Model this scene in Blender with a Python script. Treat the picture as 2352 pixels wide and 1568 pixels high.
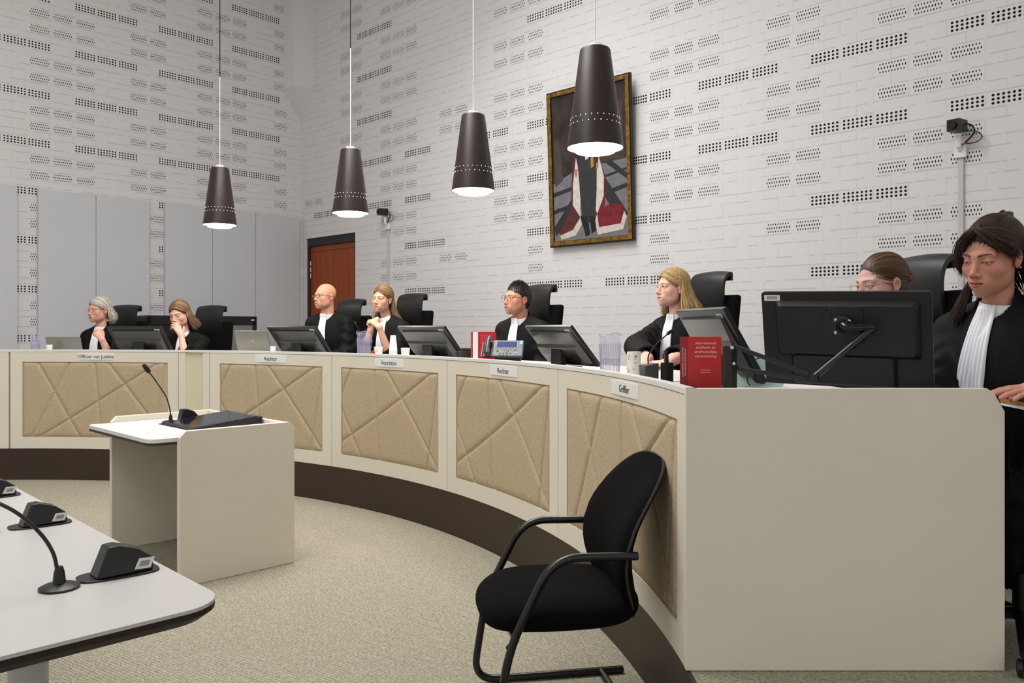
import bpy, math, random
import numpy as np
from mathutils import Vector, Matrix
for o in list(bpy.data.objects): bpy.data.objects.remove(o)
SC = bpy.context.scene
COL = SC.collection
PI = math.pi
# ------------------------------------------------------------------ camera
F = 1868.0; HOR = 754.0; EYE = 1.22; ST = 0.25; TOP = 1.05; WT = 1.005
cam = bpy.data.cameras.new('camera'); camo = bpy.data.objects.new('camera', cam); COL.objects.link(camo)
camo.location = (0, 0, EYE); camo.rotation_euler = (PI/2, 0, 0)
cam.sensor_width = 36; cam.lens = 36*F/2352; cam.shift_y = -(784-HOR)/2352
cam.clip_start = 0.05; cam.clip_end = 60
SC.camera = camo
# ------------------------------------------------------------------ world, lights, exposure
w = bpy.data.worlds.new('world'); SC.world = w; w.use_nodes = True
w.node_tree.nodes['Background'].inputs[0].default_value = (1.0, .99, .965, 1)
w.node_tree.nodes['Background'].inputs[1].default_value = 0.70
SC.view_settings.view_transform = 'Standard'; SC.view_settings.look = 'None'
SC.view_settings.gamma = 1; SC.view_settings.use_curve_mapping = False
SC.view_settings.exposure = 0.0
def area(name, loc, size, energy, color=(1, .97, .93), rot=(0, 0, 0), spread=180):
    l = bpy.data.lights.new(name, 'AREA'); l.shape = 'RECTANGLE'; l.size, l.size_y = size
    l.energy = energy; l.color = color; l.spread = math.radians(spread)
    o = bpy.data.objects.new(name, l); COL.objects.link(o); o.location = loc; o.rotation_euler = rot
    return o
area('added_ceiling_light', (-2.0, 3.8, 5.9), (2.4, 2.4), 180, (1, .985, .955))  # added area light for soft ceiling lighting
area('added_ceiling_light', (-3.4, 0.6, 5.6), (2.4, 2.4), 120, (1, .98, .945))  # added overhead on the near left, its power fitted to surface brightness
area('added_ceiling_light', (-1.0, 5.8, 5.6), (2.4, 2.4), 85, (1, .985, .955), spread=110)  # added overhead to brighten the wall centre and the bench frames
# ------------------------------------------------------------------ helpers: pixels and walls
def at(px, py, Y): return Vector(((px-1176)/F*Y, Y, EYE-(py-HOR)/F*Y))
CX, CY, RB = -3.85, 2.22, 4.345
def arcY(px, R):
    k = (px-1176)/F
    a = 1+k*k; b = 2*(-k*CX-CY); c = CX*CX+CY*CY-R*R
    return (-b+math.sqrt(b*b-4*a*c))/(2*a)
def on_arc(px, R, z=TOP):
    Y = arcY(px, R); return Vector(((px-1176)/F*Y, Y, z))
def pol(deg, R, z=0): a = math.radians(deg); return Vector((CX+R*math.cos(a), CY+R*math.sin(a), z))
def ang_of(p): return math.degrees(math.atan2(p[1]-CY, p[0]-CX))
CO = Vector((-2.756, 10.66, 0))
DR = Vector((.7232, -.6907, 0)); NR = Vector((-.6907, -.7232, 0))
DL = Vector((-.6887, -.7251, 0)); NL = Vector((.7251, -.6887, 0))
def wall_s(px, D, N, off=0.0):
    k = (px-1176)/F; o = CO+N*off
    # o.x+s*D.x = k*(o.y+s*D.y)
    s = (k*o.y-o.x)/(D.x-k*D.y); return s, o.y+s*D.y
# ------------------------------------------------------------------ materials
def lin(c):
    return tuple(((v/255)/12.92 if v/255 <= .04045 else ((v/255+.055)/1.055)**2.4) for v in c)
MATS = {}
def mat(name, rgb, rough=.5, metal=0, spec=.5, bump=0, bscale=200, emit=None, estr=0, var=0, vscale=5, coat=0, sheen=0, alpha=1, trans=0, ior=1.45):
    if name in MATS: return MATS[name]
    m = bpy.data.materials.new(name); m.use_nodes = True; nt = m.node_tree; b = nt.nodes['Principled BSDF']
    c = lin(rgb)
    b.inputs['Base Color'].default_value = (*c, 1); b.inputs['Roughness'].default_value = rough
    b.inputs['Metallic'].default_value = metal; b.inputs['Specular IOR Level'].default_value = spec
    b.inputs['Coat Weight'].default_value = coat; b.inputs['Sheen Weight'].default_value = sheen
    b.inputs['Transmission Weight'].default_value = trans; b.inputs['IOR'].default_value = ior
    b.inputs['Alpha'].default_value = alpha
    if emit: b.inputs['Emission Color'].default_value = (*lin(emit), 1); b.inputs['Emission Strength'].default_value = estr
    tc = nt.nodes.new('ShaderNodeTexCoord')
    if bump:
        n = nt.nodes.new('ShaderNodeTexNoise'); n.inputs['Scale'].default_value = bscale; n.inputs['Detail'].default_value = 3
        nt.links.new(tc.outputs['Object'], n.inputs['Vector'])
        bp = nt.nodes.new('ShaderNodeBump'); bp.inputs['Strength'].default_value = bump; bp.inputs['Distance'].default_value = .01
        nt.links.new(n.outputs['Fac'], bp.inputs['Height']); nt.links.new(bp.outputs[0], b.inputs['Normal'])
    if var:
        n = nt.nodes.new('ShaderNodeTexNoise'); n.inputs['Scale'].default_value = vscale; n.inputs['Detail'].default_value = 6
        nt.links.new(tc.outputs['Object'], n.inputs['Vector'])
        r = nt.nodes.new('ShaderNodeValToRGB')
        r.color_ramp.elements[0].position = .3; r.color_ramp.elements[1].position = .7
        r.color_ramp.elements[0].color = (*[v*(1-var) for v in c], 1); r.color_ramp.elements[1].color = (*[min(1, v*(1+var)) for v in c], 1)
        nt.links.new(n.outputs['Fac'], r.inputs[0]); nt.links.new(r.outputs[0], b.inputs['Base Color'])
    MATS[name] = m; return m
def attr_mat(name, rough=.5, sss=0, aniso=0, bump=0, bscale=300, spec=.5):
    if name in MATS: return MATS[name]
    m = bpy.data.materials.new(name); m.use_nodes = True; nt = m.node_tree; b = nt.nodes['Principled BSDF']
    a = nt.nodes.new('ShaderNodeAttribute'); a.attribute_name = 'Col'
    nt.links.new(a.outputs['Color'], b.inputs['Base Color']); b.inputs['Roughness'].default_value = rough
    b.inputs['Specular IOR Level'].default_value = spec
    if sss:
        b.inputs['Subsurface Weight'].default_value = sss; b.inputs['Subsurface Radius'].default_value = (1, .35, .2); b.inputs['Subsurface Scale'].default_value = .006
    if bump:
        tc = nt.nodes.new('ShaderNodeTexCoord'); n = nt.nodes.new('ShaderNodeTexNoise'); n.inputs['Scale'].default_value = bscale
        nt.links.new(tc.outputs['Object'], n.inputs['Vector'])
        bp = nt.nodes.new('ShaderNodeBump'); bp.inputs['Strength'].default_value = bump; bp.inputs['Distance'].default_value = .002
        nt.links.new(n.outputs['Fac'], bp.inputs['Height']); nt.links.new(bp.outputs[0], b.inputs['Normal'])
    MATS[name] = m; return m
def wall_material(name, U, rgb, z0):
    m = bpy.data.materials.new(name); m.use_nodes = True; nt = m.node_tree; N = nt.nodes; L = nt.links; b = N['Principled BSDF']
    def mth(op, a, bb=None, c=None):
        n = N.new('ShaderNodeMath'); n.operation = op
        for i, v in enumerate((a, bb, c)):
            if v is None: continue
            if isinstance(v, (int, float)): n.inputs[i].default_value = v
            else: L.new(v, n.inputs[i])
        return n.outputs[0]
    tc = N.new('ShaderNodeTexCoord'); sp = N.new('ShaderNodeSeparateXYZ'); L.new(tc.outputs['Object'], sp.inputs[0])
    q = mth('DIVIDE', mth('SUBTRACT', sp.outputs[2], z0), U)
    fl = mth('FLOOR', q); t = mth('SUBTRACT', q, fl)
    lo = mth('MULTIPLY', mth('MINIMUM', t, .62), .5/.62)
    hi = mth('MULTIPLY', mth('MAXIMUM', mth('SUBTRACT', t, .62), 0), .5/.38)
    zz = mth('MULTIPLY', mth('ADD', fl, mth('ADD', lo, hi)), 1.0)
    nz = N.new('ShaderNodeTexNoise'); nz.inputs['Scale'].default_value = 3.0; L.new(tc.outputs['Object'], nz.inputs['Vector'])
    zz = mth('ADD', zz, mth('MULTIPLY', mth('SUBTRACT', nz.outputs['Fac'], .5), .05))
    cb = N.new('ShaderNodeCombineXYZ'); L.new(sp.outputs[0], cb.inputs[0]); L.new(zz, cb.inputs[1])
    br = N.new('ShaderNodeTexBrick'); L.new(cb.outputs[0], br.inputs['Vector'])
    br.inputs['Scale'].default_value = 1; br.inputs['Brick Width'].default_value = .2310; br.inputs['Row Height'].default_value = .5
    br.inputs['Mortar Size'].default_value = .0045; br.inputs['Mortar Smooth'].default_value = .6; br.offset = .5
    br.inputs['Color1'].default_value = (1, 1, 1, 1); br.inputs['Color2'].default_value = (.35, .35, .35, 1); br.inputs['Mortar'].default_value = (0, 0, 0, 1)
    # horizontal joint (thin line) from the warped height
    fr = mth('FRACT', mth('MULTIPLY', zz, 2.0))
    joint = mth('LESS_THAN', mth('MINIMUM', fr, mth('SUBTRACT', 1.0, fr)), .045)
    n1 = N.new('ShaderNodeTexNoise'); n1.inputs['Scale'].default_value = 55; n1.inputs['Detail'].default_value = 4; L.new(tc.outputs['Object'], n1.inputs['Vector'])
    n2 = N.new('ShaderNodeTexNoise'); n2.inputs['Scale'].default_value = 9; n2.inputs['Detail'].default_value = 3; L.new(tc.outputs['Object'], n2.inputs['Vector'])
    bw = N.new('ShaderNodeRGBToBW'); L.new(br.outputs['Color'], bw.inputs[0])
    rough_amt = mth('MULTIPLY', mth('SUBTRACT', 1.05, bw.outputs[0]), .55)
    mask = mth('MAXIMUM', br.outputs['Fac'], joint)
    nzm = mth('GREATER_THAN', n2.outputs['Fac'], .47)
    h = mth('ADD', mth('MULTIPLY', n1.outputs['Fac'], mth('ADD', rough_amt, .05)), mth('MULTIPLY', mask, -.75))
    h = mth('ADD', h, mth('MULTIPLY', n2.outputs['Fac'], .25))
    bp = N.new('ShaderNodeBump'); bp.inputs['Strength'].default_value = .55; bp.inputs['Distance'].default_value = .006
    L.new(h, bp.inputs['Height']); L.new(bp.outputs[0], b.inputs['Normal'])
    mx = N.new('ShaderNodeMixRGB'); c = lin(rgb)
    mx.inputs[1].default_value = (*c, 1); mx.inputs[2].default_value = (*[v*.74 for v in c], 1)
    L.new(mth('MULTIPLY', mth('MULTIPLY', joint, nzm), .75), mx.inputs[0]); L.new(mx.outputs[0], b.inputs['Base Color'])
    b.inputs['Roughness'].default_value = .6
    return m
def carpet_material():
    m = bpy.data.materials.new('carpet'); m.use_nodes = True; nt = m.node_tree; N = nt.nodes; L = nt.links; b = N['Principled BSDF']
    tc = N.new('ShaderNodeTexCoord'); mp = N.new('ShaderNodeMapping'); mp.inputs['Rotation'].default_value = (0, 0, .6)
    L.new(tc.outputs['Object'], mp.inputs[0])
    n0 = N.new('ShaderNodeTexNoise'); n0.inputs['Scale'].default_value = 12; n0.inputs['Detail'].default_value = 2; L.new(mp.outputs[0], n0.inputs['Vector'])
    wv = N.new('ShaderNodeTexWave'); wv.wave_type = 'BANDS'; wv.bands_direction = 'Y'; wv.inputs['Scale'].default_value = 22; wv.inputs['Distortion'].default_value = 6; wv.inputs['Detail'].default_value = 3; wv.inputs['Detail Scale'].default_value = 4
    L.new(mp.outputs[0], wv.inputs['Vector'])
    n1 = N.new('ShaderNodeTexNoise'); n1.inputs['Scale'].default_value = 120; n1.inputs['Detail'].default_value = 5; L.new(mp.outputs[0], n1.inputs['Vector'])
    ad = N.new('ShaderNodeMath'); ad.operation = 'MULTIPLY_ADD'; ad.inputs[1].default_value = .35; L.new(wv.outputs['Fac'], ad.inputs[0]); L.new(n1.outputs['Fac'], ad.inputs[2])
    r = N.new('ShaderNodeValToRGB'); r.color_ramp.elements[0].position = .42; r.color_ramp.elements[1].position = .85
    r.color_ramp.elements[0].color = (*lin((126, 121, 105)), 1); r.color_ramp.elements[1].color = (*lin((170, 164, 146)), 1)
    L.new(ad.outputs[0], r.inputs[0]); L.new(r.outputs[0], b.inputs['Base Color']); b.inputs['Roughness'].default_value = .95
    b.inputs['Specular IOR Level'].default_value = .1
    bp = N.new('ShaderNodeBump'); bp.inputs['Strength'].default_value = .7; bp.inputs['Distance'].default_value = .006
    L.new(ad.outputs[0], bp.inputs['Height']); L.new(bp.outputs[0], b.inputs['Normal'])
    return m
def fabric_material(name, rgb, scale=260):
    m = bpy.data.materials.new(name); m.use_nodes = True; nt = m.node_tree; N = nt.nodes; L = nt.links; b = N['Principled BSDF']
    tc = N.new('ShaderNodeTexCoord'); n = N.new('ShaderNodeTexNoise'); n.inputs['Scale'].default_value = scale; n.inputs['Detail'].default_value = 4
    L.new(tc.outputs['Object'], n.inputs['Vector']); r = N.new('ShaderNodeValToRGB'); c = lin(rgb)
    r.color_ramp.elements[0].position = .35; r.color_ramp.elements[1].position = .65
    r.color_ramp.elements[0].color = (*[v*.75 for v in c], 1); r.color_ramp.elements[1].color = (*[min(1, v*1.22) for v in c], 1)
    L.new(n.outputs['Fac'], r.inputs[0]); L.new(r.outputs[0], b.inputs['Base Color']); b.inputs['Roughness'].default_value = .9
    b.inputs['Specular IOR Level'].default_value = .15
    bp = N.new('ShaderNodeBump'); bp.inputs['Strength'].default_value = .25; bp.inputs['Distance'].default_value = .002
    L.new(n.outputs['Fac'], bp.inputs['Height']); L.new(bp.outputs[0], b.inputs['Normal'])
    return m
def wood_material(name, rgb):
    m = bpy.data.materials.new(name); m.use_nodes = True; nt = m.node_tree; N = nt.nodes; L = nt.links; b = N['Principled BSDF']
    tc = N.new('ShaderNodeTexCoord'); mp = N.new('ShaderNodeMapping'); mp.inputs['Scale'].default_value = (14, 14, .7)
    L.new(tc.outputs['Object'], mp.inputs[0]); n = N.new('ShaderNodeTexNoise'); n.inputs['Scale'].default_value = 2.5; n.inputs['Detail'].default_value = 6
    L.new(mp.outputs[0], n.inputs['Vector']); r = N.new('ShaderNodeValToRGB'); c = lin(rgb)
    r.color_ramp.elements[0].position = .3; r.color_ramp.elements[1].position = .7
    r.color_ramp.elements[0].color = (*[v*.72 for v in c], 1); r.color_ramp.elements[1].color = (*[min(1, v*1.25) for v in c], 1)
    L.new(n.outputs['Fac'], r.inputs[0]); L.new(r.outputs[0], b.inputs['Base Color']); b.inputs['Roughness'].default_value = .42
    return m
# ------------------------------------------------------------------ mesh builder
class MB:
    def __init__(s): s.v = []; s.f = []; s.m = []; s.c = []
    def add(s, vs, fs, mi=0, M=None):
        n = len(s.v)
        for p in vs:
            p = Vector(p)
            if M is not None: p = M @ p
            s.v.append(tuple(p))
        for f in fs: s.f.append(tuple(i+n for i in f)); s.m.append(mi)
        return s
    def box(s, lo, hi, mi=0, M=None, ch=0):
        x0, y0, z0 = lo; x1, y1, z1 = hi
        if not ch:
            vs = [(x0, y0, z0), (x1, y0, z0), (x1, y1, z0), (x0, y1, z0), (x0, y0, z1), (x1, y0, z1), (x1, y1, z1), (x0, y1, z1)]
            return s.add(vs, [(0, 3, 2, 1), (4, 5, 6, 7), (0, 1, 5, 4), (1, 2, 6, 5), (2, 3, 7, 6), (3, 0, 4, 7)], mi, M)
        import bmesh
        bm = bmesh.new(); bmesh.ops.create_cube(bm, size=1)
        for v in bm.verts: v.co = Vector(((x0+x1)/2+v.co.x*(x1-x0), (y0+y1)/2+v.co.y*(y1-y0), (z0+z1)/2+v.co.z*(z1-z0)))
        bmesh.ops.bevel(bm, geom=bm.edges[:], offset=min(ch, .49*min(x1-x0, y1-y0, z1-z0)), segments=2, affect='EDGES', profile=.6)
        bm.verts.ensure_lookup_table()
        s.add([v.co.copy() for v in bm.verts], [[v.index for v in f.verts] for f in bm.faces], mi, M); bm.free(); return s
    def prism(s, poly, z0, z1, mi=0, M=None):
        # polygon in xy (counter clockwise), extruded z0..z1
        n = len(poly); vs = [(p[0], p[1], z0) for p in poly]+[(p[0], p[1], z1) for p in poly]
        fs = [tuple(range(n-1, -1, -1)), tuple(range(n, 2*n))]+[(i, (i+1) % n, n+(i+1) % n, n+i) for i in range(n)]
        return s.add(vs, fs, mi, M)
    def lathe(s, prof, seg=24, mi=0, M=None, cap=True):
        vs = []; fs = []
        for r, z in prof:
            for k in range(seg): a = 2*PI*k/seg; vs.append((r*math.cos(a), r*math.sin(a), z))
        for j in range(len(prof)-1):
            for k in range(seg): fs.append((j*seg+k, j*seg+(k+1) % seg, (j+1)*seg+(k+1) % seg, (j+1)*seg+k))
        if cap: fs.append(tuple(range(seg-1, -1, -1))); fs.append(tuple((len(prof)-1)*seg+k for k in range(seg)))
        return s.add(vs, fs, mi, M)
    def tube(s, pts, r, seg=8, mi=0, M=None, closed=False, flat=1.0):
        pts = [Vector(p) for p in pts]; n = len(pts); rs = r if isinstance(r, (list, tuple)) else [r]*n
        vs = []; fs = []; up = None
        for i in range(n):
            if closed: t = (pts[(i+1) % n]-pts[i-1])
            else: t = pts[min(i+1, n-1)]-pts[max(i-1, 0)]
            if t.length < 1e-9: t = Vector((0, 0, 1))
            t.normalize()
            if up is None:
                up = Vector((0, 0, 1)) if abs(t.z) < .9 else Vector((0, 1, 0))
            a = t.cross(up)
            if a.length < 1e-6: a = t.orthogonal()
            a.normalize(); b = a.cross(t).normalized(); up = b
            for k in range(seg):
                q = 2*PI*k/seg+PI/seg; vs.append(pts[i]+a*math.cos(q)*rs[i]+b*math.sin(q)*rs[i]*flat)
        for i in range(n if closed else n-1):
            for k in range(seg):
                j = (i+1) % n; fs.append((i*seg+k, i*seg+(k+1) % seg, j*seg+(k+1) % seg, j*seg+k))
        if not closed: fs.append(tuple(range(seg-1, -1, -1))); fs.append(tuple((n-1)*seg+k for k in range(seg)))
        return s.add(vs, fs, mi, M)
    def grid(s, fn, nu, nv, mi=0, M=None, closed_u=False):
        vs = [fn(i/(nu if closed_u else nu-1), j/(nv-1)) for j in range(nv) for i in range(nu)]
        fs = []
        for j in range(nv-1):
            for i in range(nu if closed_u else nu-1):
                i2 = (i+1) % nu; fs.append((j*nu+i, j*nu+i2, (j+1)*nu+i2, (j+1)*nu+i))
        return s.add(vs, fs, mi, M)
    def slab(s, fn, nu, nv, th, mi=0, M=None):
        # closed sheet: fn(u,v)->(point, normal)
        A = [[fn(i/(nu-1), j/(nv-1)) for i in range(nu)] for j in range(nv)]
        n = nu*nv; vs = [A[j][i][0] for j in range(nv) for i in range(nu)]+[A[j][i][0]-Vector(A[j][i][1])*th for j in range(nv) for i in range(nu)]
        fs = []
        for j in range(nv-1):
            for i in range(nu-1):
                a, b, c, d = j*nu+i, j*nu+i+1, (j+1)*nu+i+1, (j+1)*nu+i
                fs.append((a, b, c, d)); fs.append((n+d, n+c, n+b, n+a))
        for i in range(nu-1):
            fs.append((i+1, i, n+i, n+i+1)); q = (nv-1)*nu; fs.append((q+i, q+i+1, n+q+i+1, n+q+i))
        for j in range(nv-1):
            fs.append((j*nu, (j+1)*nu, n+(j+1)*nu, n+j*nu)); fs.append(((j+1)*nu+nu-1, j*nu+nu-1, n+j*nu+nu-1, n+(j+1)*nu+nu-1))
        return s.add(vs, fs, mi, M)
def rotz(a, loc=(0, 0, 0)): return Matrix.Translation(loc) @ Matrix.Rotation(a, 4, 'Z')
def link(name, me, parent=None):
    o = bpy.data.objects.new(name, me); COL.objects.link(o)
    if parent is not None: o.parent = parent
    return o
def wmat(o):
    M = Matrix.Identity(4)
    while o is not None: M = o.matrix_basis @ M; o = o.parent
    return M
def obj(name, mb, m, parent=None, smooth=False, world=False, bevel=0, fix=True):
    me = bpy.data.meshes.new(name); me.from_pydata(mb.v, [], mb.f)
    for x in (m if isinstance(m, (list, tuple)) else [m]): me.materials.append(x)
    if any(mb.m): me.polygons.foreach_set('material_index', mb.m)
    if world and parent is not None: me.transform(wmat(parent).inverted())
    if fix:
        import bmesh
        bm = bmesh.new(); bm.from_mesh(me); bmesh.ops.recalc_face_normals(bm, faces=bm.faces[:]); bm.to_mesh(me); bm.free()
    if smooth:
        me.polygons.foreach_set('use_smooth', [True]*len(me.polygons))
        if smooth != 'all': me.set_sharp_from_angle(angle=math.radians(40))
    me.update(); o = link(name, me, parent)
    if bevel:
        b = o.modifiers.new('bevel', 'BEVEL'); b.width = bevel; b.segments = 2; b.limit_method = 'ANGLE'; b.angle_limit = .6
    return o
def thing(name, label, cat, loc=(0, 0, 0), rz=0, group=None, mesh=None):
    o = mesh or link(name, None); o.location = loc; o.rotation_euler = (0, 0, rz)
    o['label'] = label; o['category'] = cat
    if group: o['group'] = group
    return o
def tag(o, label, cat, group=None):
    o['label'] = label; o['category'] = cat
    if group: o['group'] = group
    return o
def center(o):
    # move a world-built single-mesh thing's origin to its base
    vs = [v.co for v in o.data.vertices]
    c = Vector(((min(v.x for v in vs)+max(v.x for v in vs))/2, (min(v.y for v in vs)+max(v.y for v in vs))/2, min(v.z for v in vs)))
    o.data.transform(Matrix.Translation(-c)); o.location = c; return o
def struct(o): o['kind'] = 'structure'; return o
def copy_tree(o, parent=None):
    c = o.copy(); COL.objects.link(c)
    if parent is not None: c.parent = parent
    for ch in list(o.children): copy_tree(ch, c)
    return c
def text(body, size, parent, M, m, name='lettering', ext=.0006, align='CENTER', sx=1.0, spacing=1.0):
    cu = bpy.data.curves.new('t', 'FONT'); cu.body = body; cu.size = size; cu.extrude = ext; cu.align_x = align; cu.align_y = 'CENTER'
    cu.space_line = spacing; cu.resolution_u = 3
    o = bpy.data.objects.new('t', cu); COL.objects.link(o)
    dg = bpy.context.evaluated_depsgraph_get(); me = bpy.data.meshes.new_from_object(o.evaluated_get(dg)); bpy.data.objects.remove(o)
    me.name = name; me.materials.clear(); me.materials.append(m)
    me.transform(M @ Matrix.Diagonal((sx, 1, 1, 1)))
    return link(name, me, parent)
# ================================================================== materials used
BEIGE = mat('beige_laminate', (222, 215, 200), .42, var=.025, vscale=3, spec=.35)
BEIGE_TOP = mat('white_laminate', (226, 224, 220), .3, spec=.4)
DARKGAP = mat('dark_gap', (38, 34, 30), .8)
BROWN = mat('brown_plinth_laminate', (52, 38, 28), .5, var=.06, vscale=4)
FAB = fabric_material('tan_wool_fabric', (186, 168, 140))
BLK = mat('black_plastic', (20, 20, 21), .38, bump=.05, bscale=500)
BLKM = mat('black_matte', (13, 13, 14), .7)
BLKG = mat('black_gloss', (14, 14, 16), .12)
GREY = mat('grey_plastic', (92, 92, 92), .4)
LEATHER = mat('black_leather', (22, 22, 24), .45, bump=.04, bscale=260)
CFAB = mat('black_chair_fabric', (11, 11, 12), .95, bump=.3, bscale=700, spec=.1)
STEELB = mat('black_lacquered_steel', (20, 20, 20), .28, spec=.6)
CHROME = mat('chrome', (200, 200, 200), .2, metal=1)
WHITE = mat('white_plastic', (232, 232, 230), .4)
PAPER = mat('paper', (240, 240, 240), .7)
INK = mat('black_ink', (25, 25, 25), .6)
LABEL = mat('white_label', (215, 215, 210), .5)
CODE = mat('barcode_ink', (90, 90, 90), .6)
CARPET = carpet_material()
PAINTW = mat('painted_plaster', (224, 222, 224), .7, bump=.03, bscale=60)
# ================================================================== room shell
ULt, URt = .168, .172
def wall(name, D, Nn, s0, s1, H, U, tiles, rgb, hole=None):
    # local frame: x along wall, y out of the room side, z up
    mb = MB()
    def quad(a, b, c, d): mb.add([(a, 0, c), (b, 0, c), (b, 0, d), (a, 0, d)], [(0, 1, 2, 3)])
    if hole:
        h0, h1, hz = hole
        quad(s0, h0, 0, H); quad(h1, s1, 0, H); quad(h0, h1, hz, H)
        for (a, b) in ((h0, h0), (h1, h1)): mb.add([(a, 0, 0), (a, -.12, 0), (a, -.12, hz), (a, 0, hz)], [(0, 1, 2, 3)])
        mb.add([(h0, 0, hz), (h1, 0, hz), (h1, -.12, hz), (h0, -.12, hz)], [(0, 1, 2, 3)])
    else: quad(s0, s1, 0, H)
    def disc(s, z, rx, rz_):
        n = 10; vs = [(s+rx*math.cos(2*PI*k/n), .0012, z+rz_*math.sin(2*PI*k/n)) for k in range(n)]
        mb.add(vs, [tuple(range(n))], 1)
    for (kind, sa, sb, z) in tiles:
        if kind == 'B':
            for r in range(3):
                for c in range(7): disc(sa+(sb-sa)*c/6, z+(r-1)*.0255, .0088, .0086)
        else:
            for r in range(3):
                n = 10 if r == 1 else 9
                for c in range(n):
                    u = c/9 if r == 1 else (c+.5)/9
                    disc(sa+(sb-sa)*u, z+(r-1)*.027, .0040, .0092 if r == 1 else .0068)
        # smooth face plate of the acoustic brick
        e = .016; mb.add([(min(sa, sb)-e, .0005, z-.045), (max(sa, sb)+e, .0005, z-.045), (max(sa, sb)+e, .0005, z+.045), (min(sa, sb)-e, .0005, z+.045)], [(0, 1, 2, 3)], 2)
    holem = mat('hole_black', (12, 11, 12), .9)
    sm = mat('painted_smooth_brick', rgb, .5, bump=.02, bscale=80)
    wm = wall_material(name+'_brick', U, rgb, EYE+.09*U)
    o = obj(name, mb, [wm, holem, sm], fix=False)
    o.location = CO; o.matrix_basis = Matrix((( D.x, Nn.x, 0, CO.x), (D.y, Nn.y, 0, CO.y), (0, 0, 1, 0), (0, 0, 0, 1)))
    return struct(o)
def tset(cols, D, Nn, U):
    out = []
    for kind, spans, levels in cols:
        for a, b in spans:
            sa, sb = wall_s(a, D, Nn)[0], wall_s(b, D, Nn)[0]
            if sa > sb: sa, sb = sb, sa
            for n in levels: out.append((kind, sa, sb, EYE+n*U))
    return out
def big(lo, hi, skip=()): return [2.4+3*k for k in range(lo, hi) if k not in skip]
def small(lo, hi): return [2.4+3*k-j for k in range(lo, hi) for j in (1, 2)]
WR = (222, 220, 220)
colsL = [
 ('B', [(-45, -1), (10, 57), (67, 112)], big(-1, 7)), ('S', [(70, 112), (124, 164), (177, 216)], small(-1, 8)),
 ('B', [(175, 216), (226, 265), (275, 313)], big(-1, 7)), ('S', [(301, 336), (346, 380)], small(-1, 8)),
 ('B', [(367, 402), (411, 445), (453, 487)], big(-1, 8)), ('S', [(454, 487), (496, 527), (535, 565)], small(-1, 9)),
 ('B', [(535, 566), (573, 604), (611, 640)], big(-1, 8)), ('S', [(630, 658)], small(-1, 9))]
colsR = [
 ('S', [(701, 718), (723, 740)], [9.4]), ('B', [(723, 741), (746, 765), (769, 789)], [8.4]),
 ('S', [(783, 804), (809, 830)], [22.4, 21.4, 19.4, 18.4, 16.4, 15.4, 13.4, 12.4]),
 ('B', [(822, 843), (848, 870), (875, 898)], [23.4, 20.4, 17.4, 14.4, 11.4, 8.4]),
 ('S', [(875, 897), (903, 928), (933, 956)], [22.4, 21.4, 19.4, 18.4, 16.4, 15.4, 13.4, 12.4, 10.4, 9.4, 7.4, 6.4, 4.4, 3.4]),
 ('B', [(931, 955), (961, 987)], [11.4, 8.4]), ('B', [(931, 955), (961, 987), (993, 1020)], [5.4, 2.4]),
 ('S', [(1011, 1037), (1046, 1072)], [13.4, 12.4, 4.4]), ('B', [(1095, 1124), (1134, 1165)], [11.4, 8.4]),
 ('S', [(1135, 1164), (1173, 1204), (1214, 1246)], [19.4, 18.4, 16.4, 15.4, 13.4, 12.4, 10.4, 9.4, 7.4, 6.4]),
 ('S', [(1214, 1246)], [4.4, 3.4]), ('B', [(1213, 1247), (1255, 1289), (1298, 1335)], [17.4, 11.4, 8.4, 5.4, 2.4]),
 ('S', [(1494, 1535), (1550, 1590), (1605, 1651)], [16.4, 15.4, 13.4, 12.4, 10.4, 9.4, 7.4, 6.4]), ('S', [(1494, 1535)], [4.4, 3.4]),
 ('B', [(1409, 1441), (1451, 1484), (1495, 1538)], [11.4, 8.4, 5.4]), ('B', [(1393, 1432), (1444, 1486), (1497, 1540)], [2.4]),
 ('B', [(1607, 1654), (1667, 1716), (1731, 1783)], [11.4, 8.4]), ('S', [(1762, 1813), (1830, 1883)], [13.4, 12.4, 10.4, 9.4, 7.4, 6.4, 4.4]),
 ('B', [(1866, 1923), (1939, 2000), (2016, 2080)], [11.4, 8.4, 5.4, 2.4]),
 ('S', [(2018, 2080), (2099, 2163), (2185, 2254)], [13.4, 12.4, 10.4, 9.4, 7.4, 6.4, 4.4, 3.4, 1.4]),
 ('B', [(2187, 2257), (2281, 2355)], [11.4, 8.4])]
sd0, sd1 = wall_s(703, DR, NR)[0], wall_s(816, DR, NR)[0]
DZ = EYE+(754-533)/F*wall_s(816, DR, NR)[1]
wall('wall_left', DL, NL, 0, 8.2, 6.6, ULt, tset(colsL, DL, NL, ULt), WR)
wall('wall_right', DR, NR, 0, 11.5, 6.6, URt, tset(colsR, DR, NR, URt), WR, hole=(sd0, sd1, DZ))
mb = MB(); mb.box((-12, -4, -.1), (9, 13, 0)); struct(obj('floor', mb, CARPET))
mb = MB(); mb.box((-12, -4, 6.5), (9, 13, 6.6)); struct(obj('ceiling', mb, PAINTW))
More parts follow.
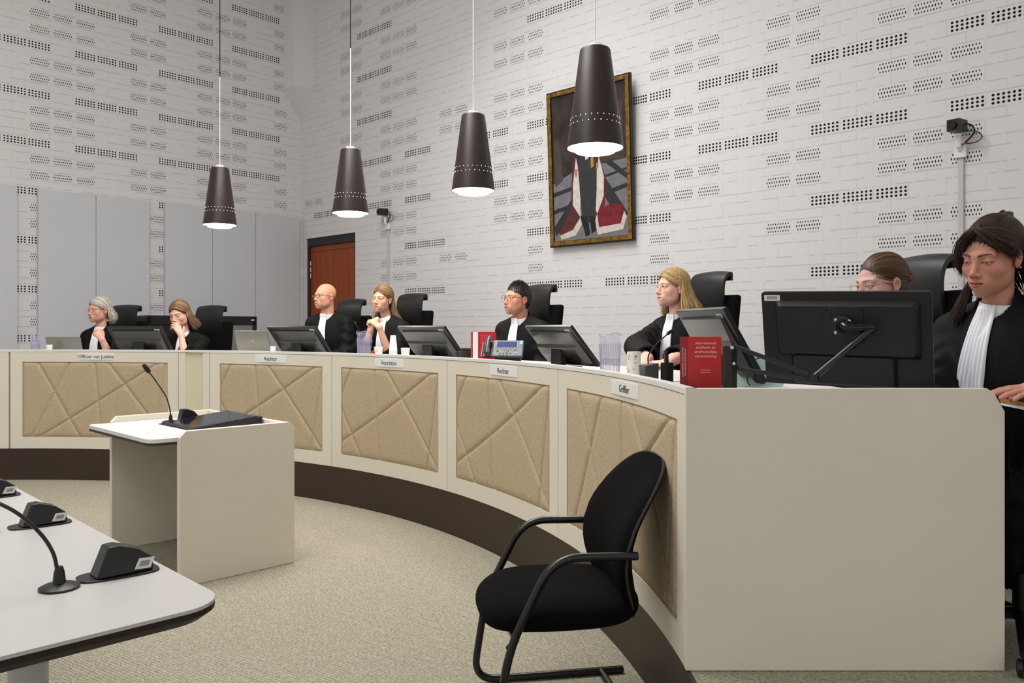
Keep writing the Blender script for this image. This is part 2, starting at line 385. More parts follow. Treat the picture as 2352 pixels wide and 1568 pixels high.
# raised stage: carpet on top, brown curved riser
def stage_pt(a, R, z): return pol(a, R, z)
mb = MB(); n = 120; A0, A1 = -62, 128
vs = []; fs = []
for i in range(n+1):
    a = A0+(A1-A0)*i/n; vs += [stage_pt(a, RB+.012, ST), stage_pt(a, 9.6, ST), stage_pt(a, 9.6, .001), stage_pt(a, RB+.012, .001)]
for i in range(n):
    for k in range(4): fs.append((4*i+k, 4*i+(k+1) % 4, 4*i+4+(k+1) % 4, 4*i+4+k))
fs += [(0, 1, 2, 3), (4*n+3, 4*n+2, 4*n+1, 4*n)]
mb.add(vs, fs); st = struct(obj('stage_floor', mb, CARPET))
def cs(mb, a0, a1, z0, z1, R, th, n=None, mi=0):
    n = n or max(2, int(abs(a1-a0)/1.0)+2)
    def fn(u, v):
        a = a0+(a1-a0)*u; return pol(a, R, z0+(z1-z0)*v), Vector((-math.cos(math.radians(a)), -math.sin(math.radians(a)), 0))
    return mb.slab(fn, n, 2, th, mi)
mb = MB(); cs(mb, A0, A1, 0.002, ST, RB, .012, n=160); o = struct(obj('trim_1', mb, BROWN, smooth=True))
# corner column
mb = MB()
a = .27
pts = [CO, CO+DL*a, CO+DL*a+DR*a, CO+DR*a]
z0 = 4.29
vs = [p+Vector((0, 0, z0)) for p in pts]+[p+Vector((0, 0, 6.5)) for p in pts]+[CO+Vector((.0, -.0, 3.885))]
mb.add(vs, [(0, 1, 5, 4), (1, 2, 6, 5), (2, 3, 7, 6), (3, 0, 4, 7), (4, 5, 6, 7), (1, 8, 2), (2, 8, 3), (0, 8, 1), (3, 8, 0)])
o = struct(obj('trim_2', mb, PAINTW))
# acoustic panels on the left wall
PANEL = mat('grey_acoustic_panel', (206, 207, 213), .8, bump=.05, bscale=120)
pnames = ['pale grey wall panel at the far left edge, only its right part in view', 'pale grey wall panel behind the grey-haired woman, left of a thin joint',
 'pale grey wall panel to the right of the joint above the grey-haired woman', 'pale grey wall panel behind the woman with her hand over her mouth',
 'pale grey wall panel above the black cabinets, second from the room corner', 'pale grey wall panel nearest the room corner']
for (x0, x1), lb in zip([(-95, 40), (88, 220.3), (221.3, 343), (380, 488.3), (489.3, 587.3), (588.3, 688)], pnames):
    s0, s1 = wall_s(x0, DL, NL, .05)[0], wall_s(x1, DL, NL, .05)[0]; lo, hi = min(s0, s1), max(s0, s1)
    mb = MB(); M = Matrix(((DL.x, NL.x, 0, 0), (DL.y, NL.y, 0, 0), (0, 0, 1, 0), (0, 0, 0, 1)))
    t = thing('acoustic_panel', lb, 'wall panel', CO+DL*((lo+hi)/2)+Vector((0, 0, .37)), 0, 'grey acoustic panels on the left wall')
    hw = (hi-lo)/2
    mb.box((-hw, .002, 0), (hw, .05, 2.285), 0, M, ch=.003); obj('panel', mb, PANEL, t)
# door
WOOD = wood_material('red_brown_wood', (150, 64, 8)); DGREY = mat('dark_grey_paint', (45, 45, 48), .6)
LM = lambda s: Matrix(((DR.x, NR.x, 0, (CO+DR*s).x), (DR.y, NR.y, 0, (CO+DR*s).y), (0, 0, 1, 0), (0, 0, 0, 1)))
dr = link('door_1', None); dr['kind'] = 'structure'; dr.matrix_basis = LM((sd0+sd1)/2)
hw = (sd1-sd0)/2
mb = MB(); mb.box((-hw, -.115, ST), (-hw+.03, -.02, DZ)); mb.box((hw-.045, -.115, ST), (hw, -.02, DZ)); mb.box((-hw+.03, -.115, DZ-.10), (hw-.045, -.02, DZ)); obj('door_frame', mb, DGREY, dr)
mb = MB(); mb.box((-hw+.032, -.10, ST+.01), (hw-.047, -.05, DZ-.105), ch=.002); leaf = obj('door_leaf', mb, WOOD, dr)
mb = MB(); mb.box((-hw+.08, -.05, DZ-.175), (hw-.12, -.047, DZ-.168)); obj('groove', mb, mat('dark_wood_line', (90, 40, 15), .5), leaf)
mb = MB()
for z in (DZ-.35, DZ-.43, DZ-.51): mb.lathe([(.008, z), (.008, z+.06)], 8, 0, Matrix.Translation((-hw+.036, -.045, 0)))
obj('hinge', mb, CHROME, dr)
# ================================================================== judges' bench
LINES = [((.098, 0), (.38, 1)), ((.307, 0), (.058, 1)), ((.479, 0), (.525, 1)), ((.569, 0), (.985, 1)), ((.927, 0), (.107, 1)), ((.98, 0), (.89, 1))]
def bench_section(a_left, a_right, full, label, plate, platepx, gap=.06, textsz=.040):
    # a_left > a_right (image left has the larger angle)
    am = (a_left+a_right)/2
    t = thing('bench_section', label, 'bench', pol(am, RB, ST), math.radians(am-90), 'upholstered front sections of the curved bench')
    ma = math.degrees(.095/RB)
    aL, aR = a_left-gap/2, a_right+gap/2
    z0, z1 = ST+.002, TOP-.02
    mb = MB(); fz0, fz1 = ST+.095, TOP-.10
    cs(mb, aR, aL, fz1, z1, RB, .025); cs(mb, aR, aL, z0, fz0, RB, .025)
    cs(mb, aR, aR+ma, fz0, fz1, RB, .025, 4); cs(mb, aL-ma, aL, fz0, fz1, RB, .025, 4)
    obj('frame', mb, BEIGE, t, world=True)
    mb = MB(); cs(mb, a_right+.02, a_left-.02, z0, z1, RB+.0255, .012); obj('backing_board', mb, DARKGAP, t, world=True)
    # padded fabric
    u0, us = (0, 1) if full else (.23, .75)
    b0, b1 = aL-ma, aR+ma
    W = RB*math.radians(abs(b0-b1)); H = fz1-fz0; asp = W/us/H
    segs = [((p[0]-u0)/us*W, p[1]*H, (q[0]-u0)/us*W, q[1]*H) for p, q in LINES]
    nu, nv = 150, 84
    def fn(u, v):
        x = u*W; y = (1-v)*H; d = 1e9
        for (xa, ya, xb, yb) in segs:
            L = math.hypot(xb-xa, yb-ya); d = min(d, abs((x-xa)*(yb-ya)-(y-ya)*(xb-xa))/L)
        e = min(x, W-x, y, H-y)
        h = .011*(1-math.exp(-(e/.012)**1.2)) - .0095*math.exp(-(d/.0055)**2) - .003*math.exp(-(d/.02)**2)
        a = b0+(b1-b0)*u
        return pol(a, RB+.008-max(h, -.003), fz0+H*v), Vector((-math.cos(math.radians(a)), -math.sin(math.radians(a)), 0))
    mb = MB(); mb.slab(fn, nu, nv, .012); obj('padded_panel', mb, FAB, t, smooth='all', world=True)
    # name plate
    if plate:
        p = on_arc(platepx, RB); a = ang_of(p); s = math.radians(a)
        zc = TOP-.055
        Mx = Matrix(((math.sin(s), 0, -math.cos(s), 0), (-math.cos(s), 0, -math.sin(s), 0), (0, 1, 0, 0), (0, 0, 0, 1)))
        Mx = Matrix.Translation(pol(a, RB-.0035, zc)) @ Mx
        mb = MB(); mb.box((-.155, -.0275, -.0032), (.155, .0275, .001), 0, Mx, ch=.001)
        pl = obj('name_plate', mb, WHITE, t, world=True); pl['label'] = 'white plate reading %s' % plate
        Ml = wmat(t).inverted() @ Mx @ Matrix.Translation((0, -.002, .0013))
        text(plate, textsz, pl, Ml, INK)
    return t
pxa = lambda px: ang_of(on_arc(px, RB))
S = [pxa(23), pxa(409.5), pxa(481.5), pxa(762), pxa(1027), pxa(1282), pxa(1574)]
bench_section(S[0], S[1], True, 'curved bench section with tan padding and the plate Officier van Justitie', 'Officier van Justitie', 221)
bench_section(S[2], S[3], False, 'bench section with the plate Rechter, behind the white lectern', 'Rechter', 622.5)
bench_section(S[3], S[4], False, 'bench section with tan padding and the plate Voorzitter', 'Voorzitter', 894.5)
bench_section(S[4], S[5], False, 'bench section with the plate Rechter, right of the Voorzitter section', 'Rechter', 1157)
bench_section(S[5], S[6], True, 'bench section with the plate Griffier, behind the black visitor chair', 'Griffier', 1436)
def filler(a0, a1, label, rec):
    am = (a0+a1)/2; t = thing('bench_filler', label, 'panel', pol(am, RB, ST), math.radians(am-90))
    mb = MB(); d = a0-a1; w1 = d*.22
    cs(mb, a1+.05, a1+w1, ST+.002, TOP-.02, RB, .03, 3); cs(mb, a0-w1, a0-.05, ST+.002, TOP-.02, RB, .03, 3)
    obj('post', mb, BEIGE, t, world=True)
    mb = MB(); cs(mb, a1+w1, a0-w1, ST+.002, TOP-.02, RB+rec, .02, 4); obj('panel', mb, mat('cream_board', (214, 206, 176), .5), t, world=True)
filler(S[1], S[2], 'plain narrow cream filler between the Officier van Justitie and Rechter sections', .012)
mb = MB(); cs(mb, S[0]+.15, S[0]+1.15, ST+.002, TOP-.0205, RB, .42, 3)
tag(center(obj('bench_end_panel', mb, BEIGE)), 'plain beige end panel closing the far left end of the curved bench', 'panel')
# right end panel
yE = 2.30; x0, x1 = .492, 1.394; th = .028
t = thing('bench_end_panel', 'large plain beige end panel at the near right end of the bench', 'panel', ((x0+x1)/2, yE, ST))
mb = MB(); c = .055
poly = [(x0, ST+.002), (x1, ST+.002), (x1, TOP-c-.01), (x1-c*.55, TOP-.012), (x1-c*.9, TOP), (x0, TOP)]
mb.add([(p[0], yE, p[1]) for p in poly]+[(p[0], yE+th, p[1]) for p in poly], [tuple(range(6)), tuple(range(11, 5, -1))]+[(i, i+6, (i+1) % 6+6, (i+1) % 6) for i in range(6)])
obj('board', mb, BEIGE, t, world=True, bevel=.0015)
# worktop
t = thing('worktop', 'continuous white worktop along the top of the curved bench', 'worktop', pol(47, 4.7, TOP-.02), 0)
mb = MB(); aE = ang_of((x0, yE+th+.001)); n = 110; vs = []; fs = []
for i in range(n+1):
    a = aE+(S[0]+1.1-aE)*i/n; ro = 5.1
    vs += [pol(a, RB+.040, WT-.020), pol(a, RB+.040, WT), pol(a, ro, WT), pol(a, ro, WT-.020)]
for i in range(n):
    for k in range(4): fs.append((4*i+k, 4*i+(k+1) % 4, 4*i+4+(k+1) % 4, 4*i+4+k))
fs += [(0, 3, 2, 1), (4*n, 4*n+1, 4*n+2, 4*n+3)]
mb.add(vs, fs); obj('top', mb, BEIGE_TOP, t, world=True)
mb = MB(); cs(mb, aE-.35, S[0]+1.15, TOP-.018, TOP, RB-.002, .034, n=120); tag(center(obj('capping_board', mb, BEIGE_TOP, bevel=.001)), 'thin white capping board curving along the top of the whole bench front', 'board')
# ================================================================== lectern
def frame(o, ax): ax = ax.normalized(); return Matrix(((ax.x, -ax.y, 0, o.x), (ax.y, ax.x, 0, o.y), (0, 0, 1, o.z), (0, 0, 0, 1)))
NP = Vector((-1.56, 3.82, 0)); ang = math.radians(44.8)
t = thing('lectern', 'beige laminate lectern table with two side panels and a tilted screen on top', 'lectern', NP, ang)
# local: x along depth (away), y to the far panel
WL = .935; DPT = .60; HT = .735
def side(y0, y1):
    mb = MB(); c = .03
    poly = [(0, .001), (DPT, .001), (DPT, HT-c), (DPT-c, HT), (c, HT), (0, HT-c)]
    n = 6; mb.add([(p[0], y0, p[1]) for p in poly]+[(p[0], y1, p[1]) for p in poly], [tuple(range(n)), tuple(range(2*n-1, n-1, -1))]+[(i, i+n, (i+1) % n+n, (i+1) % n) for i in range(n)])
    return obj('side_panel', mb, BEIGE, t, bevel=.002)
side(0, .034); side(WL-.034, WL)
mb = MB(); mb.box((DPT-.05, .036, .12), (DPT-.02, WL-.036, HT-.004)); obj('back_panel', mb, BEIGE, t)
poly = []
xf = -.125; r = .06
ya, yb = .036, WL-.036
poly = [(DPT-.055, ya), (DPT-.055, yb), (.02, yb), (.02, yb+.0), (xf+.02, yb), (xf, yb-.03), (xf+.0, .1)]
for k in range(6):
    q = PI/2*k/5; poly.append((xf+r-r*math.cos(q), .1-.0-r*math.sin(q)))
poly += [(.02, .04)]
mb = MB(); mb.prism(poly, .685, .703); tt = obj('table_top', mb, BEIGE_TOP, t)
mb = MB(); mb.prism([(p[0]*1+.0, p[1]) for p in poly], .672, .6845); obj('edge_band', mb, mat('dark_edge', (52, 50, 48), .5), tt)
# tilted touch screen on the lectern
Rl = lambda p: Matrix.Translation(NP) @ Matrix.Rotation(ang, 4, 'Z')
ps = [Vector((-1.913, 4.395, .7045)), Vector((-1.635, 4.116, .7045)), Vector((-1.338, 4.36, .748)), Vector((-1.64, 4.64, .748))]
ex = (ps[3]-ps[0]).normalized(); ey = (ps[0]-ps[1]); wS = ey.length; ey.normalize(); ez = ex.cross(ey).normalized(); ey = ez.cross(ex)
dS = (ps[3]-ps[0]).length
MS = Matrix(((ex.x, ey.x, ez.x, ps[1].x), (ex.y, ey.y, ez.y, ps[1].y), (ex.z, ey.z, ez.z, ps[1].z), (0, 0, 0, 1)))
t = thing('touch_screen', 'flat black touch screen lying tilted on the lectern top', 'screen', ps[1])
mb = MB(); mb.box((0, 0, .0002), (dS, wS, .0036), 0, MS, ch=.001)
# wedge under the screen
a, b, c2, d = ps[0], ps[1], ps[2], ps[3]
dz = Vector((0, 0, .001)); lo = .7045
mb.add([b+dz, c2+dz, Vector((c2.x, c2.y, lo)), d+dz, Vector((d.x, d.y, lo)), a+dz], [(0, 1, 2), (5, 4, 3), (1, 3, 4, 2), (0, 2, 4, 5), (0, 5, 3, 1)])
obj('housing', mb, BLK, t, world=True)
mb = MB(); mb.box((.025, .022, .0037), (dS-.018, wS-.022, .0045), 0, MS); obj('glass', mb, mat('screen_glass', (22, 20, 34), .06, spec=.7), t, world=True)
# ================================================================== small electric things
def gooseneck(name, label, base, pts, r=.0035, disc=.035, head=.0085, hl=.035, group=None, mt=BLK):
    t = thing(name, label, 'microphone', base, 0, group)
    b = Vector(base)
    mb = MB(); mb.lathe([(disc, 0), (disc, .004), (disc*.75, .008), (.011, .011), (.009, .03), (.006, .04)], 28); obj('base', mb, mt, t, smooth=True)
    P = [Vector((0, 0, .03))]+[Vector(p)-b for p in pts]
    # smooth the path
    Q = []
    for i in range(len(P)-1):
        p0, p1, p2, p3 = P[max(i-1, 0)], P[i], P[i+1], P[min(i+2, len(P)-1)]
        for k in range(8):
            u = k/8; Q.append(.5*((2*p1)+(p2-p0)*u+(2*p0-5*p1+4*p2-p3)*u*u+(3*p1-p0-3*p2+p3)*u**3))
    Q.append(P[-1])
    mb = MB(); mb.tube(Q, r, 8); obj('gooseneck', mb, mt, t, smooth=True)
    d = (P[-1]-P[-2]).normalized(); e = P[-1]
    mb = MB(); mb.tube([e-d*.003, e, e+d*hl*.15, e+d*hl*.5, e+d*hl*.9, e+d*hl], [r, head*.7, head, head, head*.8, head*.3], 12); obj('microphone_head', mb, BLKM, t, smooth=True)
    return t
def lect(px, py, z=.703): Y = (EYE-z)*F/(py-HOR); return Vector(((px-1176)/F*Y, Y, z))
mbse = lect(392, 969); mbse.z = .7034
Ym = mbse.y
gooseneck('microphone', 'black gooseneck microphone standing on the lectern', mbse, [at(389, 935, Ym), at(381, 910, Ym-.02), at(360, 878, Ym-.04), at(343, 855, Ym-.06)], disc=.045, head=.013, hl=.055)
def socket_box(p, rz, label, s=1.0):
    # black flip-up cable box with a sloped face and a white barcode sticker; leans back
    t = thing('socket_box', label, 'socket box', p, rz, 'black table socket boxes')
    mb = MB(); n = 24
    pl = []
    for k in range(n):
        q = 2*PI*k/n; x = math.cos(q); y = math.sin(q); e = 3.2
        x = math.copysign(abs(x)**(2/e), x); y = math.copysign(abs(y)**(2/e), y); pl.append((x*.085*s, y*.05*s))
    mb.prism(pl, 0.0005, .004*s); obj('flange', mb, BLK, t)
    mb = MB(); w_ = .048*s
    prof = [(-.034, .004), (.038, .004), (.030, .035), (.012, .062), (-.004, .074), (-.012, .074)]
    # profile in (y,z), extruded along x and leaning in x
    vs = []; L = len(prof)
    for sx in (-1, 1):
        for (y, z) in prof: vs.append(((sx*w_+(z-.004)*-.25*s), y*s, z*s))
    fs = [tuple(range(L)), tuple(range(2*L-1, L-1, -1))]+[(i, i+L, (i+1) % L+L, (i+1) % L) for i in range(L)]
    mb.add(vs, fs); obj('body', mb, BLK, t, bevel=.004*s)
    return t
# ================================================================== foreground table
Z2 = .75
fc = Vector((-.4875, 1.4055, 0)); d1 = Vector((-.7, .714, 0)).normalized(); d2 = Vector((-.714, -.7, 0)).normalized()
t = thing('conference_table', 'white table with a dark edge in the near left corner', 'table', fc, math.atan2(d1.y, d1.x))
# local x = d1, local y = d2 side
Lt, Wt, r = 2.6, .47, .075
def rrect(x0, y0, x1, y1, r, n=8):
    out = []
    for cx_, cy_, a0 in ((x1-r, y0+r, -90), (x1-r, y1-r, 0), (x0+r, y1-r, 90), (x0+r, y0+r, 180)):
        for k in range(n+1): q = math.radians(a0+90*k/n); out.append((cx_+r*math.cos(q), cy_+r*math.sin(q)))
    return out
mb = MB(); mb.prism(rrect(0, 0, Lt, Wt, r), Z2-.006, Z2); o = obj('table_top', mb, mat('white_table_laminate', (198, 195, 192), .32), t)
mb = MB()
ro, ri = rrect(0, 0, Lt, Wt, r), rrect(.012, .012, Lt-.012, Wt-.012, r)
n = len(ro); mb.add([(p[0], p[1], Z2-.0062) for p in ro]+[(p[0], p[1], Z2-.016) for p in ro]+[(p[0], p[1], Z2-.028) for p in ri],
 [tuple(range(n)), tuple(range(3*n-1, 2*n-1, -1))]+[(i, n+i, n+(i+1) % n, (i+1) % n) for i in range(n)]+[(n+i, 2*n+i, 2*n+(i+1) % n, n+(i+1) % n) for i in range(n)])
obj('edge_band', mb, mat('dark_brown_edge', (38, 26, 24), .45), o)
for lx, ly in ((.30, .235), (2.2, .235)):
    mb = MB(); mb.lathe([(.032, .02), (.032, Z2-.03)], 24, 0, Matrix.Translation((lx, ly, 0))); obj('leg', mb, mat('light_grey_paint', (188, 186, 184), .4), t, smooth=True)
    mb = MB(); mb.box((lx-.035, .02, .001), (lx+.035, Wt-.02, .02), ch=.004); obj('foot', mb, mat('light_grey_paint', (0, 0, 0)), t)
def ft(px, py, z=Z2): Y = (EYE-z)*F/(py-HOR); return Vector(((px-1176)/F*Y, Y, z))
def tbox(px, py, lab, s):
    p = ft(px, py); p.z = Z2; return p
# boxes: local x axis of flange along image right-up
def socket_fore(px, py, label, s):
    p = ft(px, py)
    rz = math.atan2(d2.y, d2.x)+PI
    t = thing('socket_box', label, 'socket box', p, rz, 'black table socket boxes')
    # local x ~ toward table's right edge (image right-up), y = away from camera-ish
    n = 28; pl = []
    for k in range(n):
        q = 2*PI*k/n; x = math.cos(q); y = math.sin(q); e = 3.5
        pl.append((math.copysign(abs(x)**(2/e), x)*.072*s, math.copysign(abs(y)**(2/e), y)*.036*s))
    mb = MB(); mb.prism(pl, .0004, .0035*s, 0, Matrix.Rotation(-.1, 4, 'Z')); obj('flange', mb, BLK, t, bevel=.001)
    mb = MB(); xs = (-.050, -.044, .038, .050); L = []
    # leaning block: tall at left, slanting down to the right
    def sec(x, h, y0, y1, lean): return [(x+0, y0, .003), (x, y1, .003), (x+lean, y1, h), (x+lean, y0+.006, h)]
    secs = [sec(-.046*s, .058*s, -.024*s, .022*s, .022*s), sec(-.026*s, .0585*s, -.026*s, .024*s, .022*s), sec(.01*s, .046*s, -.026*s, .024*s, .022*s), sec(.042*s, .028*s, -.026*s, .022*s, .014*s), sec(.056*s, .010*s, -.024*s, .020*s, .004*s)]
    vs = [p for sct in secs for p in sct]; fs = [(0, 1, 2, 3), (19, 18, 17, 16)]
    for j in range(4):
        for k in range(4): fs.append((4*j+k, 4*j+(k+1) % 4, 4*j+4+(k+1) % 4, 4*j+4+k))
    mb.add(vs, fs); b = obj('cover', mb, BLK, t, bevel=.003*s, smooth=True)
    # sticker on the near face
    q0 = Vector((.020*s, -.0262*s, .010*s)); ux = Vector((.030*s, .0, -.0015*s)); uz = Vector((.010*s, .0045*s, .0185*s))
    nrm = ux.cross(uz).normalized()*-.0006
    mb = MB(); q0 = q0-Vector((.0, .0010, 0))
    mb.add([q0, q0+ux, q0+ux+uz, q0+uz], [(0, 1, 2, 3)])
    q1 = q0+Vector((0, .001, 0)); mb.add([q1, q1+ux, q1+ux+uz, q1+uz], [(3, 2, 1, 0)])
    st_ = obj('sticker', mb, LABEL, t)
    mb = MB()
    for k in range(12):
        c0 = q0+ux*(.2+.05*k)+uz*.25-Vector((0, .0004, 0)); mb.add([c0, c0+ux*.025, c0+ux*.025+uz*.5, c0+uz*.5], [(0, 1, 2, 3)])
    obj('barcode', mb, CODE, st_, fix=False)
    return t
socket_fore(272, 1318, 'black socket box with a barcode sticker, nearest the rounded table corner', 1.0)
socket_fore(92, 1205, 'black socket box with a barcode sticker, middle one on the white table', .93)
socket_fore(-18, 1141, 'black socket box cut by the left edge of the picture, farthest on the white table', .95)
b0 = ft(136, 1351)
gooseneck('microphone', 'black gooseneck microphone with a round base near the table corner', b0, [at(133, 1318, b0.y), at(122, 1270, b0.y-.005), at(90, 1222, b0.y-.01), at(30, 1172, b0.y-.01), at(-60, 1132, b0.y-.01)], r=.0034, disc=.034)
b1 = ft(-40, 1226)
gooseneck('microphone', 'black microphone base cut by the left edge of the white table', b1, [at(-35, 1195, b1.y), at(-60, 1150, b1.y), at(-110, 1110, b1.y)], r=.0034, disc=.034)
# lectern socket box
p = lect(432, 966); p.z = .7032
t = thing('socket_box', 'black socket box on the lectern behind the touch screen', 'socket box', p, ang)
mb = MB(); mb.prism([(-.06, -.03), (.06, -.03), (.06, .03), (-.06, .03)], .0004, .004); obj('flange', mb, BLK, t)
mb = MB(); prof = [(-.052, .004), (.058, .004), (.052, .024), (.024, .054), (-.012, .068), (-.038, .066)]
L = len(prof); mb.add([(x, -.026, z) for x, z in prof]+[(x, .026, z) for x, z in prof], [tuple(range(L)), tuple(range(2*L-1, L-1, -1))]+[(i, i+L, (i+1) % L+L, (i+1) % L) for i in range(L)])
obj('cover', mb, BLK, t, bevel=.003)
# ================================================================== visitor chair (cantilever)
CHX = .36
t = thing('visitor_chair', 'black cantilever visitor chair with tubular arms standing in front of the Griffier section', 'chair', (.138, 2.60, 0), math.radians(10))
# local: faces -x ; y toward far side
hy = .235
def spline(pts, k=8):
    P = [Vector(p) for p in pts]; Q = []
    for i in range(len(P)-1):
        p0, p1, p2, p3 = P[max(i-1, 0)], P[i], P[i+1], P[min(i+2, len(P)-1)]
        for j in range(k):
            u = j/k; Q.append(.5*((2*p1)+(p2-p0)*u+(2*p0-5*p1+4*p2-p3)*u*u+(3*p1-p0-3*p2+p3)*u**3))
    Q.append(P[-1]); return Q
def fillet(pts, r=.05, k=6):
    P = [Vector(p) for p in pts]; out = [P[0]]
    for i in range(1, len(P)-1):
        a = (P[i-1]-P[i]); b = (P[i+1]-P[i]); rr = min(r, a.length*.45, b.length*.45); a.normalize(); b.normalize()
        s0 = P[i]+a*rr; s1 = P[i]+b*rr
        for j in range(k+1): u = j/k; out.append(s0*(1-u)**2+P[i]*2*u*(1-u)+s1*u*u)
    out.append(P[-1]); return out
for sgn in (1, -1):
    y = hy*sgn
    path = fillet([(.30, y, .0135), (-.235, y, .0135), (-.19, y, .30), (-.06, y, .555), (.195, y, .548)], .085, 8)
    mb = MB(); mb.tube(path, .0125, 12); obj('side_frame', mb, STEELB, t, smooth=True)
mb = MB(); mb.tube([(.22, -hy, .0135), (.22, hy, .0135)], .0115, 10); obj('cross_bar', mb, STEELB, t, smooth=True)
mb = MB(); mb.tube([(-.190, -hy, .30), (-.165, -hy+.03, .312), (-.165, hy-.03, .312), (-.190, hy, .30)], .011, 10); obj('cross_bar', mb, STEELB, t, smooth=True)
def seatfn(u, v):
    q = 2*PI*u; e = 3.0; x = math.copysign(abs(math.cos(q))**(2/e), math.cos(q)); y = math.copysign(abs(math.sin(q))**(2/e), math.sin(q))
    ph = PI*(v-.5); rr = abs(math.cos(ph))**.38; zz = math.copysign(abs(math.sin(ph))**.8, math.sin(ph))
    X = .0+x*.25*rr; Yy = y*.232*rr
    return Vector((X, Yy, .368+zz*.052 - .02*max(0, (-X-.08)/.15)**2+.004*math.cos(Yy*8)))
mb = MB(); mb.grid(seatfn, 64, 22, closed_u=True); obj('seat', mb, CFAB, t, smooth='all')
def back(u, v, off):
    # u across (y), v up; superellipse outline
    q = 2*PI*u; rr = v
    e = 3.1; y = math.copysign(abs(math.cos(q))**(2/e), math.cos(q))*rr; h = math.copysign(abs(math.sin(q))**(2/e), math.sin(q))*rr
    hh = (h+1)/2; Z = .310+hh*.500; W_ = (.188+.045*math.sin(hh*PI*.72+.30))
    Y = y*W_; X = .205+.03*math.cos(hh*2*PI*.9+.3)+.105*hh*hh-.035*(y*y)*1.0
    return Vector((X+off*(1-rr**4)**.5+.0, Y, Z))
mb = MB(); mb.grid(lambda u, v: back(u, v, -.038), 60, 16, closed_u=True); mb.grid(lambda u, v: back(u, v, .026), 60, 16, closed_u=True)
obj('backrest', mb, CFAB, t, smooth='all')
mb = MB(); mb.tube([back(k/60, 1, 0)*1.0 for k in range(60)], .0045, 6, closed=True); obj('piping', mb, mat('grey_piping', (34, 34, 36), .4), t, smooth=True)
# ================================================================== pendant lamps
SHADE = mat('dark_brown_lacquer', (44, 32, 30), .42, spec=.5)
GLOW = mat('lamp_glow', (255, 250, 245), .5, emit=(255, 246, 238), estr=9)
plab = ['leftmost and smallest-looking brown cone pendant lamp', 'brown cone pendant lamp hanging between the column and the wall camera', 'brown cone pendant lamp hanging left of the painting', 'largest-looking brown cone pendant lamp hanging in front of the painting']
for (px, pr), lb in zip([(505, 517), (805, 490), (1087, 438.5), (1367, 341)], plab):
    Y = 1717/(754-pr); X = (px-1176)/F*Y; zr = EYE+.919
    t = thing('pendant_lamp', lb, 'lamp', (X, Y, zr), 0, 'brown cone pendant lamps over the bench')
    mb = MB(); mb.lathe([(.145, 0), (.078, .50), (.072, .508), (.04, .508), (.04, .505), (.071, .505), (.0765, .498), (.1435, .001)], 48, cap=False)
    for row, zz in ((0, .118), (1, .148)):
        R_ = .145-(.145-.078)*zz/.5
        for k in range(26):
            q = 2*PI*(k+.5*row)/26; c_, s_ = math.cos(q), math.sin(q); rr = .0016
            M = Matrix.Translation((c_*(R_+.0004), s_*(R_+.0004), zz)) @ Matrix.Rotation(q, 4, 'Z') @ Matrix.Rotation(PI/2, 4, 'Y')
            mb.lathe([(rr, 0), (rr, .0004)], 6, 1, M)
    sh = obj('lamp_shade', mb, [SHADE, GLOW], t, smooth=True)
    mb = MB(); mb.lathe([(.141, .002), (.141, .0021)], 40); obj('rim', mb, GLOW, sh)
    mb = MB(); mb.lathe([(.102, -.018), (.102, .0015)], 40); mb.lathe([(.098, -.020), (.100, -.018)], 40); obj('diffuser', mb, GLOW, t)
    mb = MB(); mb.lathe([(.042, .508), (.042, .522), (.034, .527), (.033, .532), (.004, .534)], 28); obj('cap', mb, WHITE, t, smooth=True)
    mb = MB(); mb.tube([(0, 0, .53), (0, 0, 3.46-zr)], .0035, 8); obj('white_cord', mb, WHITE, t)
    mb = MB(); mb.tube([(0, 0, 3.46-zr), (0, 0, 6.5-zr)], .0042, 8); obj('dark_cord', mb, BLKM, t)
    l = bpy.data.lights.new('lamp_light', 'SPOT'); l.energy = 34; l.color = (1, .94, .87); l.spot_size = math.radians(150); l.spot_blend = .6; l.shadow_soft_size = .09
    lo_ = bpy.data.objects.new('lamp_light', l); COL.objects.link(lo_); lo_.parent = t; lo_.location = (0, 0, -.03)
# ================================================================== painting
pc = []
sA, YA = wall_s(1267, DR, NR, .03); sB, YB = wall_s(1458, DR, NR, .03)
zb = EYE+(754-571)/F*YA; zb = 1.975; H = 1.43; Wd = abs(sB-sA); lean = math.atan2(.058, H)
o0 = CO+DR*((sA+sB)/2)+NR*.03
t = thing('painting', 'tall gold and black framed painting of a robed figure leaning out from the brick wall', 'painting', (o0.x, o0.y, zb), 0)
R3 = Matrix(((DR.x, NR.x, 0, 0), (DR.y, NR.y, 0, 0), (0, 0, 1, 0), (0, 0, 0, 1)))
t.rotation_mode = 'XYZ'
M0 = R3 @ Matrix.Rotation(-lean, 4, 'X')
hw = Wd/2; fw = .052
GOLD = mat('antique_gold', (128, 92, 30), .4, metal=.35, var=.6, vscale=30, bump=.3, bscale=60)
mb = MB()
for (x0, x1, z0, z1) in ((-hw, hw, 0, fw), (-hw, hw, H-fw, H), (-hw, -hw+fw, fw, H-fw), (hw-fw, hw, fw, H-fw)): mb.box((x0, -.012, z0), (x1, .018, z1), 0, M0)
obj('frame', mb, mat('black_frame', (22, 20, 14), .4), t)
mb = MB()
i0 = .012
for (x0, x1, z0, z1) in ((-hw+i0, hw-i0, i0, fw-.004), (-hw+i0, hw-i0, H-fw+.004, H-i0), (-hw+i0, -hw+fw-.004, fw-.004, H-fw+.004), (hw-fw+.004, hw-i0, fw-.004, H-fw+.004)): mb.box((x0, .018, z0), (x1, .026, z1), 0, M0, ch=.004)
obj('gilding', mb, GOLD, t)
mb = MB(); mb.box((-hw+fw-.002, -.008, fw-.002), (hw-fw+.002, .010, H-fw+.002), 0, M0)
